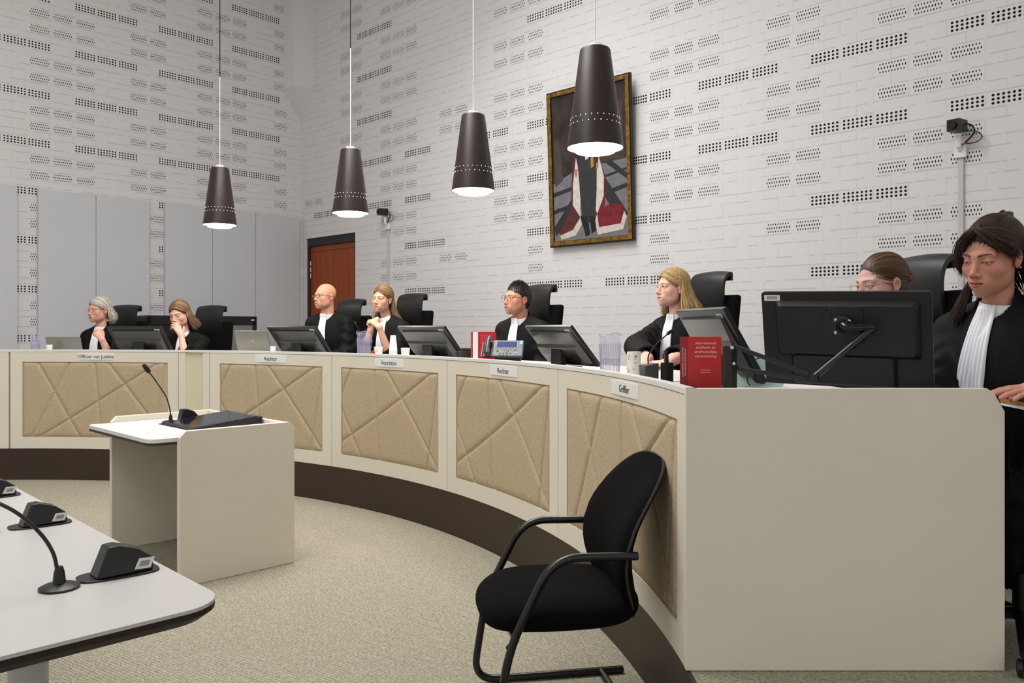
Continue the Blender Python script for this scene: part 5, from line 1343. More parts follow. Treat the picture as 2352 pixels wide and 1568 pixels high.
# ================================================================== desk things
def dframe(px, R, extra=0):
    p = on_arc(px, R, WT); a = math.radians(ang_of(p)-90+extra); return p, a
def desk_monitor(px, Rtop, w_, h, run, label, sticker='bar'):
    # slanted wedge monitor: screen towards the judge, its stepped back towards the room. local x width, y outward (to the judge)
    p, a = dframe(px, Rtop); pr = pol(ang_of(p), Rtop+run*.5, WT)
    t = thing('desk_monitor', label, 'monitor', pr, a, 'slanted black monitors on the bench')
    y0, z0, y1, z1 = -run*.5, h, run*.5, .018     # top edge, bottom edge
    dn = Vector((0, y1-y0, z1-z0)); Ln = dn.length; dn.normalize(); nb = Vector((0, -dn.z, dn.y))*-1     # towards the back (down, inward)
    if nb.z > 0: nb = -nb
    def q(pp, qq, x): v = Vector((0, y0, z0))+dn*pp+nb*qq; return (x, v.y, v.z)
    def ext(prof, xa, xb, m, name, parent, tap=0, bv=.002):
        L = len(prof); mb = MB(); vs = [q(a_, b_, xa+tap*(b_/.05)) for a_, b_ in prof]+[q(a_, b_, xb-tap*(b_/.05)) for a_, b_ in prof]
        mb.add(vs, [tuple(range(L)), tuple(range(2*L-1, L-1, -1))]+[(i, i+L, (i+1) % L+L, (i+1) % L) for i in range(L)]); return obj(name, mb, m, parent, bevel=bv)
    hs_ = ext([(0, -.008), (0, .010), (Ln, .010), (Ln, -.008)], -w_/2, w_/2, BLK, 'bezel', t)
    ext([(.012, -.0085), (.012, -.0095), (Ln-.02, -.0095), (Ln-.02, -.0085)], -w_/2+.012, w_/2-.012, mat('lit_screen', (40, 48, 70), .1, emit=(120, 140, 200), estr=.5), 'screen', t, bv=0)
    ext([(.030, .0095), (.034, .020), (Ln*.40, .026), (Ln*.44, .040), (Ln*.60, .046), (Ln*.86, .040), (Ln*.92, .0095)], -w_/2+.03, w_/2-.03, mat('black_satin_plastic', (40, 39, 37), .25, spec=.8), 'back_cover', t, tap=.02)
    mb = MB(); lo_ = q(Ln*.86, .03, 0); md = q(Ln*.5, .036, 0)
    mb.box((-.05, md[1]-.01, .008), (.05, md[1]+.025, md[2]+.002)); mb.prism(rrect(-.11, -.07, .11, .08, .03, 4), 0, .010); obj('stand', mb, BLK, t)
    c0 = Vector(q(.018, .0112, w_/2-.075)); ux = Vector((.045, 0, 0)); uz = dn*.018
    mb = MB(); mb.add([c0, c0+ux, c0+ux+uz, c0+uz]+[v+nb*.0006 for v in (c0, c0+ux, c0+ux+uz, c0+uz)], [(0, 1, 2, 3), (4, 5, 6, 7), (0, 1, 5, 4), (1, 2, 6, 5), (2, 3, 7, 6), (3, 0, 4, 7)]); so = obj('sticker', mb, LABEL, t)
    mb = MB()
    for k in range(10):
        cc = c0+ux*(.12+.078*k)+uz*.25+nb*.0010; mb.add([cc, cc+ux*.04, cc+ux*.04+uz*.5, cc+uz*.5], [(0, 1, 2, 3)])
    obj('barcode', mb, CODE, so, fix=False)
    return t
desk_monitor(309, 4.64, .50, 0.230, 0.172, 'black slanted monitor between the grey-haired woman and the woman beside her')
desk_monitor(669, 4.60, .50, 0.230, 0.184, 'black slanted monitor in front of the bald man')
desk_monitor(966, 4.60, .50, 0.230, 0.184, 'black slanted monitor in front of the smiling woman')
desk_monitor(1257, 4.60, .48, 0.230, 0.184, 'black slanted monitor in front of the man with round glasses')
desk_monitor(1607, 4.66, .43, 0.290, 0.161, 'tallest black slanted monitor, in front of the blonde woman behind the red book')
# --- laptops
def laptop(px, R, w_, h, lean, label, logo=True, col=(138, 136, 128), extra=0):
    p, a = dframe(px, R, extra); t = thing('laptop', label, 'laptop', p, a)
    m_ = mat('laptop_aluminium', col, .35, metal=.5)
    mb = MB(); mb.prism(rrect(-w_/2, 0, w_/2, .21, .012, 4), .002, .015); obj('base', mb, m_, t)
    # lid leans towards the room (-y) when lean > 0
    M = Matrix.Translation((0, .002, .017)) @ Matrix.Rotation(math.atan2(lean, h), 4, 'X')
    hh = math.hypot(h, lean)
    mb = MB(); mb.add([M @ Vector(v) for v in [(x, y, z) for y in (-.003, .003) for (x, z) in rrect(-w_/2, 0, w_/2, hh, .010, 4)]], (lambda n: [tuple(range(n)), tuple(range(2*n-1, n-1, -1))]+[(i, i+n, (i+1) % n+n, (i+1) % n) for i in range(n)])(20)); lid = obj('lid', mb, m_, t)
    if logo:
        mb = MB(); c = Vector((0, -.0036, hh*.48)); r = .016
        mb.tube([M @ (c+Vector((r*math.cos(2*PI*k/24), 0, r*math.sin(2*PI*k/24)))) for k in range(24)], .0010, 5, closed=True)
        for st_ in ([(-.008, .006), (-.002, .006), (-.007, -.006)], [(.001, .006), (.008, .006), (.003, -.006), (.009, -.006)]):
            mb.tube([M @ (c+Vector((x, 0, z))) for x, z in st_], .0009, 5)
        obj('logo', mb, CHROME, lid)
    return t
laptop(150, 4.70, .30, .125, .04, 'low grey laptop lid in front of the grey-haired woman', logo=False)
laptop(585, 4.62, .30, .180, .06, 'grey laptop with a round logo, left of the bald man\'s monitor', extra=6)
# --- pitchers
GLASS = mat('clear_lilac_plastic', (196, 196, 226), .08, alpha=.10, spec=1.0)
WATER = mat('water', (205, 205, 225), .05, alpha=.12)
RIBM = mat('lilac_plastic_edge', (182, 182, 214), .12, alpha=.55, spec=1.0)
def pitcher(px, R, s, label, level=.55):
    p, a = dframe(px, R); t = thing('pitcher', label, 'pitcher', p, a, 'clear plastic water pitchers on the bench')
    mb = MB(); H = .187*s; n = 120; vs = []; fs = []; rows = []
    def rad(v): return (.039+.008*v)*s
    def ring(v, rr, rib, z=None):
        out = []
        for k in range(n):
            q = 2*PI*k/n; r = rr+rib*math.cos(q*20)*.0020*s; lip = (.014*s*max(0, math.cos(q-PI))**6 if v > .85 else 0)*(v-.85)/.15
            zz = H*v+(.010*s*math.sin(q*3+1) if v >= .999 else 0)
            out.append((( r+lip)*math.cos(q), (r+lip)*math.sin(q), zz if z is None else z))
        return out
    L_ = [ring(v, rad(v), 1 if v < .82 else 0) for v in (0, .04, .3, .6, .8, .84, .92, 1.0)]+[ring(v, rad(v)-.003*s, 0, (None if v > .04 else .004*s)) for v in (1.0, .92, .6, .3, .04)]
    for r in L_: vs += r
    m = len(L_)
    for j in range(m-1):
        for k in range(n): fs.append((j*n+k, j*n+(k+1) % n, (j+1)*n+(k+1) % n, (j+1)*n+k))
    fs += [tuple(range(n-1, -1, -1)), tuple((m-1)*n+k for k in range(n))]
    mb.add(vs, fs)
    for k in range(30):
        q = 2*PI*(k+.5)/30; mb.tube([((rad(v)+.0006)*math.cos(q), (rad(v)+.0006)*math.sin(q), H*v) for v in (.03, .4, .80)], .0011*s, 5, mi=1)
    mb.tube([((rad(1)+.014*s*max(0, math.cos(q_-PI))**6)*math.cos(q_), (rad(1)+.014*s*max(0, math.cos(q_-PI))**6)*math.sin(q_), H+.010*s*math.sin(q_*3+1)) for q_ in [2*PI*k/48 for k in range(48)]], .0016*s, 6, mi=1, closed=True)
    mb.tube([(rad(level)*math.cos(2*PI*k/40), rad(level)*math.sin(2*PI*k/40), H*level) for k in range(40)], .0012*s, 5, mi=1, closed=True)
    obj('jug', mb, [GLASS, RIBM], t, smooth=True)
    mb = MB(); mb.tube([Vector(v)*s for v in ((.046, 0, .168), (.070, 0, .166), (.084, 0, .138), (.080, 0, .085), (.062, 0, .058), (.044, 0, .056))], .0055*s, 8, flat=1.3); obj('handle', mb, GLASS, t, smooth=True)
    mb = MB(); mb.lathe([(.0350*s, .0045*s), (.0350*s+.007*s*level, H*level), (.001, H*level)], 32); obj('water', mb, WATER, t)
    return t
pitcher(81, 4.75, .80, 'smallest-looking clear pitcher, at the far left end of the bench', .5)
pitcher(835, 4.46, 1.0, 'clear ribbed pitcher of water in front of the smiling woman', .72)
pitcher(1401, 4.46, 1.0, 'largest-looking clear ribbed pitcher, half full, left of the white mug', .44)
# --- cups
CUPM = mat('white_paper_cup', (236, 235, 230), .6)
def cup(px, R, h, r, label, flip=False, marks=5, name='paper_cup', cat='cup', group='white paper cups on the bench', n=1):
    p, a = dframe(px, R); t = thing(name, label, cat, p, a, group); 
    mb = MB(); r0, r1 = (r*.78, r) if not flip else (r, r*.70)
    mb.lathe([(r0*.9, 0), (r0, .001), (r1, h), (r1+.0012, h+.001), (r1-.0015, h), (r0-.0015, .004), (.001, .004)] if not flip else [(r0, 0), (r1, h), (.001, h+.0003)], 24); b = obj('cup_body', mb, CUPM, t, smooth=True)
    rng = random.Random(int(px)); mb = MB()
    for k in range(marks):
        q = -PI/2+rng.uniform(-1.0, 1.0); z = h*rng.uniform(.2, .8); rr = r0+(r1-r0)*z/h+.0003
        mb.box((-.003, -.0005, -.0012), (.003, .0002, .0012), 0, Matrix.Translation((rr*math.cos(q), rr*math.sin(q), z)) @ Matrix.Rotation(q+PI/2, 4, 'Z') @ Matrix.Rotation(rng.uniform(-.6, .6), 4, 'Y'))
    obj('print', mb, INK, b)
    return t
cup(113, 4.60, .077, .026, 'small white paper cup beside the far left pitcher')
cup(627, 4.52, .077, .022, 'white paper cup half hidden between the laptop and the bald man\'s monitor')
cup(869, 4.47, .087, .031, 'white paper cup between the red bottle and the stack of cups')
cup(931, 4.47, .085, .030, 'white paper cup right of the stack of cups, beside the monitor')
p, a = dframe(903, 4.49)
# stack of upside-down cups: every cup is its own thing
for k in range(8):
    z = .0092*k; h = .104; t = thing('paper_cup', ['upside-down white cup at the bottom of the cup stack', 'topmost white cup of the upside-down stack'][k == 7] if k in (0, 7) else 'white cup nested inside the upside-down stack', 'cup', (p.x, p.y, WT+z), 0, 'upside-down cups nested in one stack')
    mb = MB(); mb.lathe([(.0285, 0), (.0292, .002), (.0280, .004), (.0185, h), (.001, h+.0003)] if k == 7 else [(.0285, 0), (.0292, .002), (.0280, .004), (.0274, .0091), (.0270, .0091), (.0270, .001)], 24, cap=False); obj('cup_body', mb, CUPM, t, smooth=True)
# red lid
p, a = dframe(857, 4.44); t = thing('bottle', 'small red bottle with a round cap beside the pitcher in front of the smiling woman', 'bottle', p, a)
mb = MB(); mb.lathe([(.014, 0), (.016, .003), (.016, .052), (.013, .060), (.002, .062)], 20); obj('cap', mb, mat('red_plastic', (200, 40, 45), .4), t, smooth=True)
# mug
p, a = dframe(1456, 4.52); t = thing('mug', 'white mug printed with small black marks, right of the large pitcher', 'mug', p, a)
mb = MB(); mb.lathe([(.028, 0), (.030, .002), (.0290, .117), (.028, .118), (.0265, .116), (.027, .005), (.001, .005)], 32); b = obj('mug_body', mb, mat('mug_glaze', (233, 230, 220), .25), t, smooth=True)
rng = random.Random(5); mb = MB()
for k in range(16):
    q = -PI/2+rng.uniform(-1.5, 1.5); z = rng.uniform(.03, .108); rr = .0300-.0010*z/.117+.0004
    mb.box((-.0035, -.0005, -.0012), (.0035, .0002, .0012), 0, Matrix.Translation((rr*math.cos(q), rr*math.sin(q), z)) @ Matrix.Rotation(q+PI/2, 4, 'Z') @ Matrix.Rotation(rng.uniform(-1, 1), 4, 'Y'))
obj('print', mb, INK, b)
mb = MB(); mb.tube([(-.028, 0, .095), (-.045, 0, .092), (-.052, 0, .065), (-.045, 0, .036), (-.028, 0, .030)], .004, 8); obj('handle', mb, mat('mug_glaze', (0, 0, 0)), t, smooth=True)
# --- red law books
RED = mat('red_book_cover', (186, 34, 40), .42); REDS = mat('dark_red_spine', (150, 28, 44), .42)
def book(p, a, w_, h, th_, label, lines=None):
    t = thing('book', label, 'book', p, a, 'thick red law books on the bench')
    mb = MB(); mb.box((-w_/2, -th_, 0.0005), (w_/2, -th_+.003, h), ch=.0008); mb.box((-w_/2, -.003, .0005), (w_/2, 0, h), ch=.0008); cv = obj('cover', mb, RED, t)
    mb = MB(); mb.box((-w_/2+.001, -th_+.0031, .002), (w_/2-.006, -.0031, h-.003)); obj('pages', mb, PAPER, t)
    return t, cv
p, a = dframe(1112, 4.50); p = Vector((p.x, p.y, WT))
rz = math.radians(8)
t = thing('book', 'red book standing upright with its white page edge showing, left of the desk phone', 'book', p, rz, 'red law books on the bench')
mb = MB(); w_, h, th_ = .100, .195, .038
Mb = Matrix.Identity(4)
mb.box((-.036, -.003, .0005), (.070, 0, h)); mb.box((-.064, .070, .0005), (-.061, .165, h), 0); mb.box((.067, 0, .0005), (.070, .03, h)); cv = obj('cover', mb, RED, t)
mb = MB(); mb.add([(-.062, .012, .002), (-.037, .0005, .002), (.066, .0005, .002), (.066, .028, .002), (-.060, .066, .002)]+[(-.062, .012, h-.003), (-.037, .0005, h-.003), (.066, .0005, h-.003), (.066, .028, h-.003), (-.060, .066, h-.003)], [(4, 3, 2, 1, 0), (5, 6, 7, 8, 9), (0, 1, 6, 5), (1, 2, 7, 6), (2, 3, 8, 7), (3, 4, 9, 8), (4, 0, 5, 9)]); obj('pages', mb, PAPER, t)
mb = MB(); rng = random.Random(2)
for r_ in range(11):
    z = h-.018-.0052*r_; mb.box((-.024, -.0034, z), (-.024+rng.uniform(.030, .038), -.0029, z+.0012))
for r_ in range(3): z = h-.018-.0052*r_; mb.box((.018, -.0034, z), (.018+rng.uniform(.024, .036), -.0029, z+.0012))
for r_ in range(6): z = .095-.0062*r_; mb.box((-.024, -.0034, z), (-.024+rng.uniform(.015, .034), -.0029, z+.0012))
obj('small_print', mb, mat('pale_red_print', (226, 120, 120), .5), cv)
# second book with title
pb = Vector(((1618-1176)/F*2.86, 2.86, WT+.0062)); rz = math.radians(-4)
t = thing('book', 'red book titled Internationaal strafrecht en strafrechtelijke samenwerking, on the green folder', 'book', pb, rz, 'red law books on the bench')
w_, h, th_ = .118, .179, .042
mb = MB(); mb.box((-w_/2, -.003, .0005), (w_/2, 0, h), ch=.0006); mb.box((-w_/2, th_-.003, .0005), (w_/2, th_, h), ch=.0006); cv = obj('cover', mb, RED, t)
mb = MB(); mb.box((-w_/2-.026, .001, .0005), (-w_/2+.001, .003, h), 0, Matrix.Translation((0, 0, 0))); mb.add([(-w_/2-.026, .001, .0005), (-w_/2-.026, .001, h), (-w_/2-.018, th_, h), (-w_/2-.018, th_, .0005), (-w_/2, th_, .0005), (-w_/2, th_, h)], [(0, 1, 2, 3), (3, 2, 5, 4)]); sp = obj('spine', mb, REDS, t)
mb = MB(); mb.box((-w_/2-.016, .0035, .002), (w_/2-.004, th_-.0035, h-.003)); obj('pages', mb, PAPER, t)
PINK = mat('pale_pink_print', (240, 190, 190), .5)
for i, ln in enumerate(('Internationaal', 'strafrecht en', 'strafrechtelijke', 'samenwerking')):
    Mx = Matrix(((1, 0, 0, .004), (0, 0, -1, -.0034), (0, 1, 0, h-.022-.0152*i), (0, 0, 0, 1))) @ Matrix(((1, .18, 0, 0), (0, 1, 0, 0), (0, 0, 1, 0), (0, 0, 0, 1)))
    text(ln, .0130, cv, Mx, PINK, name='title', ext=.0003)
for sx_, ln in ((-.0195, 'strafrechtelijke samenwerking'), (-.0105, 'Internationaal strafrecht en')):
    Mx = Matrix(((0, 1, 0, -w_/2+sx_+.003), (0, 0, -1, .0006), (1, 0, 0, h*.5), (0, 0, 0, 1)))
    Mx = Matrix(((0, -1, 0, -w_/2+sx_+.003), (0, 0, -1, .0006), (1, 0, 0, h*.5), (0, 0, 0, 1)))
    text(ln, .0085, sp, Mx, PINK, name='title', ext=.0003)
mb = MB(); mb.box((-.012, -.0034, .062), (.020, -.0029, .0635)); mb.box((-.016, -.0034, .054), (.022, -.0029, .0555)); obj('small_print', mb, PINK, cv)
# green folder
t = thing('folder', 'green cardboard folder lying under the upright titled red book', 'folder', (pb.x-.03, pb.y+.0, WT), math.radians(-12))
GRN = mat('green_card', (40, 140, 70), .5)
mb = MB(); mb.box((-.125, -.085, .0004), (.11, .17, .0018)); mb.box((-.123, -.080, .0042), (.108, .168, .0055)); obj('card_cover', mb, GRN, t)
mb = MB(); mb.box((-.118, -.078, .0020), (.105, .165, .0040)); obj('sheets', mb, PAPER, t)
# papers
def paper(px, R, w_, d_, label, rz=0, n=2):
    p, a = dframe(px, R, rz); t = thing('paper', label, 'paper', p, a, None)
    mb = MB()
    for k in range(n): mb.box((-w_/2, -d_/2, .0004+.0014*k), (w_/2, d_/2, .0012+.0014*k), 0, Matrix.Rotation(.06*k, 4, 'Z'))
    obj('sheet', mb, PAPER, t)
paper(1496, 4.56, .20, .15, 'white papers under the hands of the blonde woman', 10, 3)
paper(912, 4.50, .17, .11, 'white sheet under the stack of cups', 5, 1)
paper(1225, 4.45, .14, .09, 'white sheet between the desk phone and the monitor', 0, 1)
# --- desk phone
p, a = dframe(1155, 4.49); t = thing('desk_phone', 'black desk phone with a blue display, left of the Rechter monitor', 'phone', Vector((p.x, p.y, TOP)), math.radians(-6))
sl = math.atan2(.085, .10)
Mp = Matrix.Translation((0, -.03, .006)) @ Matrix.Rotation(sl, 4, 'X')
PH = mat('phone_grey', (52, 52, 56), .35)
mb = MB(); mb.box((-.06, 0, -.004), (.115, .135, .012), 0, Mp, ch=.004); b = obj('body', mb, PH, t)
mb = MB(); mb.box((-.045, .068, .0121), (.085, .126, .0135), 0, Mp, ch=.0005); obj('display_frame', mb, BLKG, b)
mb = MB(); mb.box((-.038, .073, .0137), (.078, .121, .0142), 0, Mp); obj('display', mb, mat('blue_display', (22, 36, 84), .5, spec=.15, emit=(40, 80, 190), estr=.15), b)
mb = MB()
for (x, y, s_) in ((-.03, .050, .005), (-.03, .040, .005), (.07, .050, .006), (.045, .052, .003), (-.002, .052, .003), (-.015, .022, .005), (.005, .022, .005), (.025, .022, .005), (.045, .022, .005), (-.015, .008, .005), (.005, .008, .005), (.025, .008, .005)): mb.box((x-s_*1.3, y-s_*.5, .0121), (x+s_*1.3, y+s_*.5, .0138), 0, Mp)
obj('keys', mb, BLK, b)
mb = MB(); mb.box((.070, .020, .0121), (.088, .032, .0138), 0, Mp); obj('blue_key', mb, mat('blue_key_plastic', (60, 120, 200), .4), b)
mb = MB(); mb.tube([Mp @ Vector((.022+.011*math.cos(2*PI*k/20), .045+.011*math.sin(2*PI*k/20), .0130)) for k in range(20)], .0022, 6, closed=True); obj('navigation_ring', mb, CHROME, b)
mb = MB(); mb.box((.096, .095, .0121), (.108, .125, .016), 0, Mp, ch=.002); obj('indicator_light', mb, mat('green_led', (80, 200, 160), .3, emit=(60, 220, 160), estr=1.2), b)
mb = MB(); mb.tube([Mp @ Vector(v) for v in ((-.082, -.005, .014), (-.084, .008, .030), (-.085, .04, .040), (-.085, .09, .040), (-.084, .125, .032), (-.082, .138, .016))], [.017, .020, .014, .014, .020, .017], 12, flat=.8); obj('handset', mb, mat('phone_grey', (0, 0, 0)), t, smooth=True)
mb = MB(); mb.box((-.125, .0, -.004), (-.115, .12, .006), 0, Mp, ch=.002); mb.box((-.11, 0, -.006), (-.055, .13, .008), 0, Mp, ch=.003); obj('cradle', mb, BLK, t)
mb = MB(); mb.box((-.05, .02, -.045), (.10, .055, .05), ch=.003); obj('foot', mb, BLK, t)
# --- intercom left of the standing book
p, a = dframe(1070, 4.56); t = thing('intercom', 'small black intercom box between the monitor and the standing red book', 'intercom', p, a)
mb = MB(); mb.box((-.06, -.04, 0), (.06, .05, .072), ch=.006); mb.box((-.055, .0, .072), (.055, .045, .092), ch=.004); obj('housing', mb, BLK, t)
mb = MB(); mb.lathe([(.006, 0), (.006, .002)], 12, 0, Matrix.Translation((.0, -.0402, .055)) @ Matrix.Rotation(PI/2, 4, 'X')); obj('button', mb, GREY, t)
# --- bench microphones
def bench_mic(px, R, path, label):
    p, a = dframe(px, R); t = thing('microphone', label, 'microphone', p, a, 'gooseneck microphones on the bench')
    mb = MB(); mb.add([(-.030, -.022, 0), (.030, -.022, 0), (.030, .03, 0), (-.030, .03, 0), (-.036, -.026, .075), (.036, -.026, .075), (.036, .03, .084), (-.036, .03, .084)], [(3, 2, 1, 0), (4, 5, 6, 7), (0, 1, 5, 4), (1, 2, 6, 5), (2, 3, 7, 6), (3, 0, 4, 7)]); obj('base', mb, mat('dark_grey_satin', (78, 78, 80), .35), t, bevel=.003)
    iw = wmat(t).inverted(); P = [Vector((0, 0, .078))]+[iw @ at(x, y, p.y+dy) for x, y, dy in path]; Q = spline(P, 6)
    mb = MB(); mb.tube(Q, .0026, 8); obj('gooseneck', mb, BLK, t, smooth=True)
    d = (Q[-1]-Q[-2]).normalized(); e = Q[-1]; mb = MB(); mb.tube([e, e+d*.004, e+d*.02, e+d*.03], [.003, .0065, .007, .003], 10); obj('microphone_head', mb, BLKM, t, smooth=True)
bench_mic(1489, 4.46, [(1490, 815, .03), (1508, 790, .05), (1532, 768, .07)], 'gooseneck microphone with a grey base right of the white mug')
bench_mic(1152, 4.66, [(1152, 775, .0), (1154, 752, .01)], 'thin gooseneck microphone behind the desk phone')
bench_mic(838, 4.80, [(832, 772, .0), (818, 745, .02)], 'thin gooseneck microphone behind the pitcher, right of the bald man')
# pens
p, a = dframe(1532, 4.52); t = thing('pen_holder', 'black pen holder with pens, left of the titled red book', 'pen holder', p, a)
mb = MB(); mb.lathe([(.022, 0), (.024, .002), (.024, .085), (.022, .085), (.021, .004), (.001, .004)], 20); obj('cup_body', mb, BLKM, t, smooth=True)
for x, y, lx in ((-.008, 0, -.02), (.006, .004, -.012), (.004, -.008, .016)):
    mb = MB(); mb.tube([(x, y, .006), (x+lx, y, .130)], .0035, 8); obj('pen', mb, GREY if lx < -.015 else BLK, t, smooth=True)
# pale green device behind the monitor arm
p = Vector(((1735-1176)/F*3.0, 3.0, WT)); t = thing('tablet', 'pale green tablet lid standing on the bench behind the black monitor arm', 'tablet', p, math.radians(-10))
mb = MB(); mb.add([(x, y+(z*.25), z) for y in (0, .006) for (x, z) in rrect(-.075, 0.001, .10, .115, .008, 4)], (lambda n: [tuple(range(n)), tuple(range(2*n-1, n-1, -1))]+[(i, i+n, (i+1) % n+n, (i+1) % n) for i in range(n)])(20)); obj('lid', mb, mat('pale_mint_plastic', (196, 222, 206), .4), t)
mb = MB(); mb.tube(spline([(-.02, -.012, .004), (-.03, -.012, .03), (-.005, -.006, .098), (.05, -.0, .108)]), .0018, 6); obj('cable', mb, BLKM, t, smooth=True)
# ================================================================== large monitor with arm
TL, TR = Vector((.842, 2.75, 1.343)), Vector((1.270, 2.462, 1.332))
ex = (TR-TL).normalized(); nb = Vector((ex.y, -ex.x, 0)).normalized()
if nb.y > 0: nb = -nb
up = (Vector((0, 0, 1))*.285+nb*.055).normalized(); nrm = ex.cross(up).normalized()   # nrm faces the camera side
if nrm.y > 0: nrm = -nrm
W_ = (TR-TL).length; BH = .315
MM = Matrix(((ex.x, up.x, nrm.x, TL.x), (ex.y, up.y, nrm.y, TL.y), (ex.z, up.z, nrm.z, TL.z), (0, 0, 0, 1)))
t = thing('monitor', 'large black monitor on an angled arm at the right end of the bench', 'monitor', (TL+TR)/2-up*BH-Vector((0, 0, 0)))
MB_ = mat('black_monitor_plastic', (16, 16, 18), .5, bump=.04, bscale=300)
def pr(poly, z0, z1, m, name, parent, bv=0): mb = MB(); mb.prism(poly, z0, z1, 0, MM); return obj(name, mb, m, parent, world=True, bevel=bv)
bz = pr(rrect(0, -BH, W_, 0, .010, 4), -.022, 0, MB_, 'bezel', t, .0015)
pr(rrect(.012, -BH+.014, W_-.012, -.012, .003, 2), -.0232, -.0221, mat('lit_screen', (0, 0, 0)), 'screen', t)
def frus(x0, y0, x1, y1, z0, ins, z1, m, name, parent, bv=0):
    mb = MB(); a_ = rrect(x0, y0, x1, y1, .012, 4); b_ = rrect(x0+ins, y0+ins, x1-ins, y1-ins, .012, 4); n = len(a_)
    mb.add([(p[0], p[1], z0) for p in a_]+[(p[0], p[1], z1) for p in b_], [tuple(range(n-1, -1, -1)), tuple(range(n, 2*n))]+[(i, (i+1) % n, n+(i+1) % n, n+i) for i in range(n)], 0, MM); return obj(name, mb, m, parent, world=True, bevel=bv)
frus(.045, -.215, W_-.03, -.028, .0002, .014, .026, MB_, 'back_cover', t, .002)
frus(.09, -BH+.004, W_-.10, -.20, .0002, .010, .018, MB_, 'connector_housing', t)
pr(rrect(.205, -.165, .325, -.045, .010, 4), .0262, .0300, BLK, 'mounting_plate', t, .001)
mb = MB()
for x, y in ((.215, -.055), (.315, -.055), (.215, -.155), (.315, -.155), (.232, -.072), (.298, -.072), (.232, -.138), (.298, -.138)): mb.lathe([(.0040, 0), (.0040, .0012)], 10, 0, MM @ Matrix.Translation((x, y, .0301)))
obj('screw_pattern', mb, BLKG, t, world=True)
mb = MB(); mb.lathe([(.036, .030), (.034, .042), (.022, .046), (.001, .046)], 28, 0, MM @ Matrix.Translation((.265, -.105, 0))); hb_ = obj('pivot', mb, BLK, t, smooth=True, world=True)
mb = MB()
for q in (.7, 2.3, 3.9): mb.lathe([(.0055, .030), (.0050, .045), (.001, .047)], 12, 0, MM @ Matrix.Translation((.265+.029*math.cos(q), -.105+.029*math.sin(q), 0)))
obj('knob', mb, CHROME, hb_, smooth=True, world=True)
e0 = MM @ Vector((.270, -.100, .062)); e1 = at(2008, 752, (MM @ Vector((.29, -.10, .1))).y); e2 = at(1868, 868, 2.52); e2.z = max(e2.z, WT+.028)
mb = MB(); mb.tube([MM @ Vector((.265, -.105, .044)), MM @ Vector((.272, -.10, .058)), MM @ Vector((.285, -.104, .078)), e1], [.020, .019, .015, .014], 14); obj('ball_joint', mb, BLKG, t, smooth=True, world=True)
mb = MB(); mb.tube([e1, e2], .0105, 14); mb.lathe([(.017, -.012), (.018, .012)], 16, 0, Matrix.Translation(e2)); obj('upper_arm', mb, STEELB, t, smooth=True, world=True)
pT = at(1676, 786, 2.66); pB = Vector((pT.x, pT.y, WT)); 
mb = MB(); mb.tube([Vector((pT.x, pT.y, WT+.012)), pT-Vector((0, 0, .012)), pT-Vector((0, 0, .001))], [.024, .024, .014], 6); mb.box((pB.x-.05, pB.y-.04, WT), (pB.x+.05, pB.y+.04, WT+.012), ch=.003); po = obj('post', mb, BLK, t, world=True)
for (a_, b_) in ((pT+Vector((.005, -.01, -.010)), e2+Vector((-.01, 0, .012))), (at(1702, 848, 2.62), e2+Vector((.0, 0, -.006)))):
    mb = MB(); mb.tube([a_, b_], .0095, 4, flat=1.0); obj('lower_arm', mb, BLK, t, world=True, bevel=.002)
mb = MB(); mb.lathe([(.006, -.029), (.006, .029)], 10, 0, Matrix.Translation(pT-Vector((0, 0, .016))) @ Matrix.Rotation(PI/2, 4, 'X')); mb.lathe([(.005, -.029), (.005, .029)], 10, 0, Matrix.Translation(pT-Vector((-.006, 0, .068))) @ Matrix.Rotation(PI/2, 4, 'X')); obj('bolt', mb, CHROME, po, world=True)
q0 = MM @ Vector((.010, -.010, .0008))
mb = MB(); mb.prism(rrect(.010, -.030, .062, -.010, .002, 3), .0003, .0010, 0, MM); so = obj('sticker', mb, LABEL, t, world=True)
mb = MB()
for k in range(14): mb.box((.019+.0025*k, -.025, .0011), (.0202+.0025*k, -.014, .0014), 0, MM)
obj('barcode', mb, CODE, so, world=True)
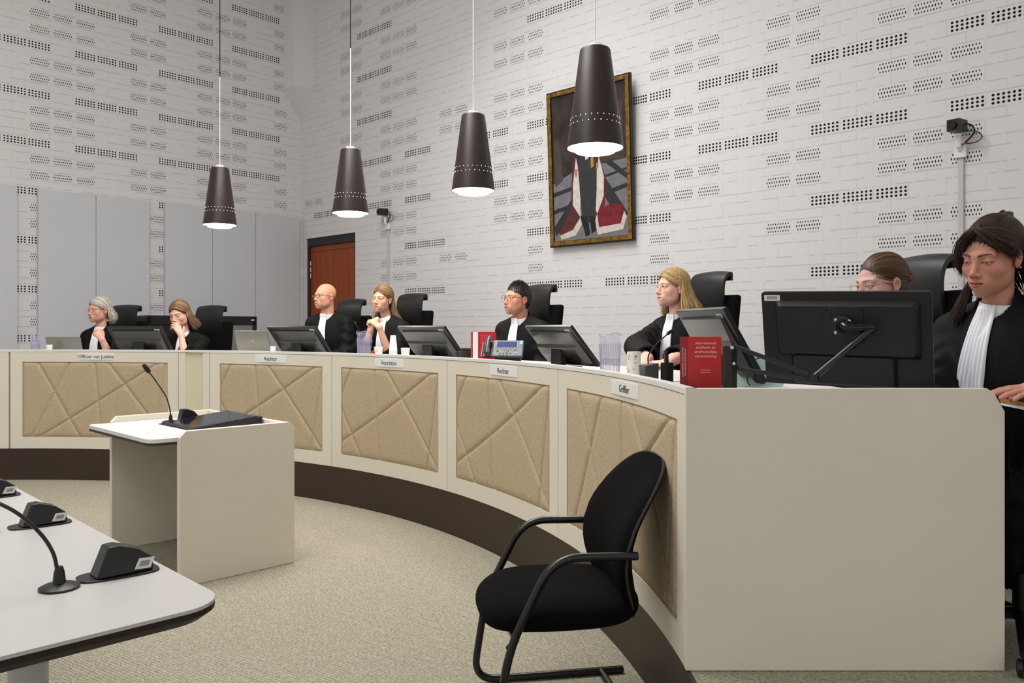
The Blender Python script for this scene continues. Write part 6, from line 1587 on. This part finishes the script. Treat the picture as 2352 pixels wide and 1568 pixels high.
# ================================================================== black cabinets
zc = 1.362
for (x0, x1, lab, kind) in ((337, 444, 'black cabinet with closed doors behind the woman with her hand over her mouth', 0), (447, 590, 'black cabinet with a grey roller shutter, right of the empty chair back', 1)):
    off = .45; s0 = wall_s(x0, DL, NL, off)[0]; s1 = wall_s(x1, DL, NL, off)[0]; lo_, hi_ = min(s0, s1), max(s0, s1)
    Mc = Matrix(((DL.x, NL.x, 0, 0), (DL.y, NL.y, 0, 0), (0, 0, 1, 0), (0, 0, 0, 1))); hw = (hi_-lo_)/2
    t = thing('cabinet', lab, 'cabinet', CO+DL*((lo_+hi_)/2)+Vector((0, 0, ST+.002))); H = zc-ST-.002
    mb = MB(); mb.box((-hw, .06, 0), (hw, off-.02, H-.02), 0, Mc); obj('body', mb, BLKM, t)
    mb = MB(); mb.box((-hw, .055, H-.02), (hw, off, H), 0, Mc); obj('top', mb, BLK, t)
    mb = MB(); mb.box((-hw, off-.02, 0), (-hw+.05, off-.002, H-.02), 0, Mc); mb.box((hw-.05, off-.02, 0), (hw, off-.002, H-.02), 0, Mc); mb.box((-hw, off-.02, H-.10), (hw, off-.002, H-.02), 0, Mc); obj('front_frame', mb, BLK, t)
    if kind:
        mb = MB(); n = 46
        for k in range(n): x = -hw+.05+(2*hw-.10)*k/n; mb.box((x, off-.0195, .04), (x+(2*hw-.10)/n*.86, off-.012, H-.10), 0, Mc)
        obj('roller_shutter', mb, mat('grey_shutter', (132, 132, 134), .45), t)
        mb = MB(); mb.box((-hw+.03, off-.0018, H-.05), (-hw+.075, off-.001, H-.035), 0, Mc); obj('sticker', mb, LABEL, t)
    else:
        for sx_ in (-1, 1):
            mb = MB(); mb.box((min(0.002*sx_, sx_*(hw-.05)), off-.0195, .04), (max(.002*sx_, sx_*(hw-.05)), off-.004, H-.105), 0, Mc, ch=.002); dr_ = obj('door', mb, BLK, t)
            mb = MB(); mb.box((sx_*.03-.006, off-.004, .70), (sx_*.03+.006, off+.010, .86), 0, Mc); obj('handle', mb, CHROME, dr_)
# stack held by the dark-haired woman
p = at(2408, 930, 2.30)
t = thing('notebook_stack', 'pile of tan and white notebooks held at the right picture edge', 'notebook', (p.x, p.y, p.z-.012), math.radians(-8))
mb = MB(); mb.box((-.075, -.06, 0), (.14, .12, .010)); obj('white_notebook', mb, PAPER, t)
mb = MB(); mb.box((-.078, -.062, .0105), (.14, .12, .022)); obj('tan_notebook', mb, mat('tan_card', (178, 128, 74), .5), t)
mb = MB(); mb.box((-.078, -.064, .0225), (.14, .12, .0255)); obj('black_cover', mb, BLK, t)
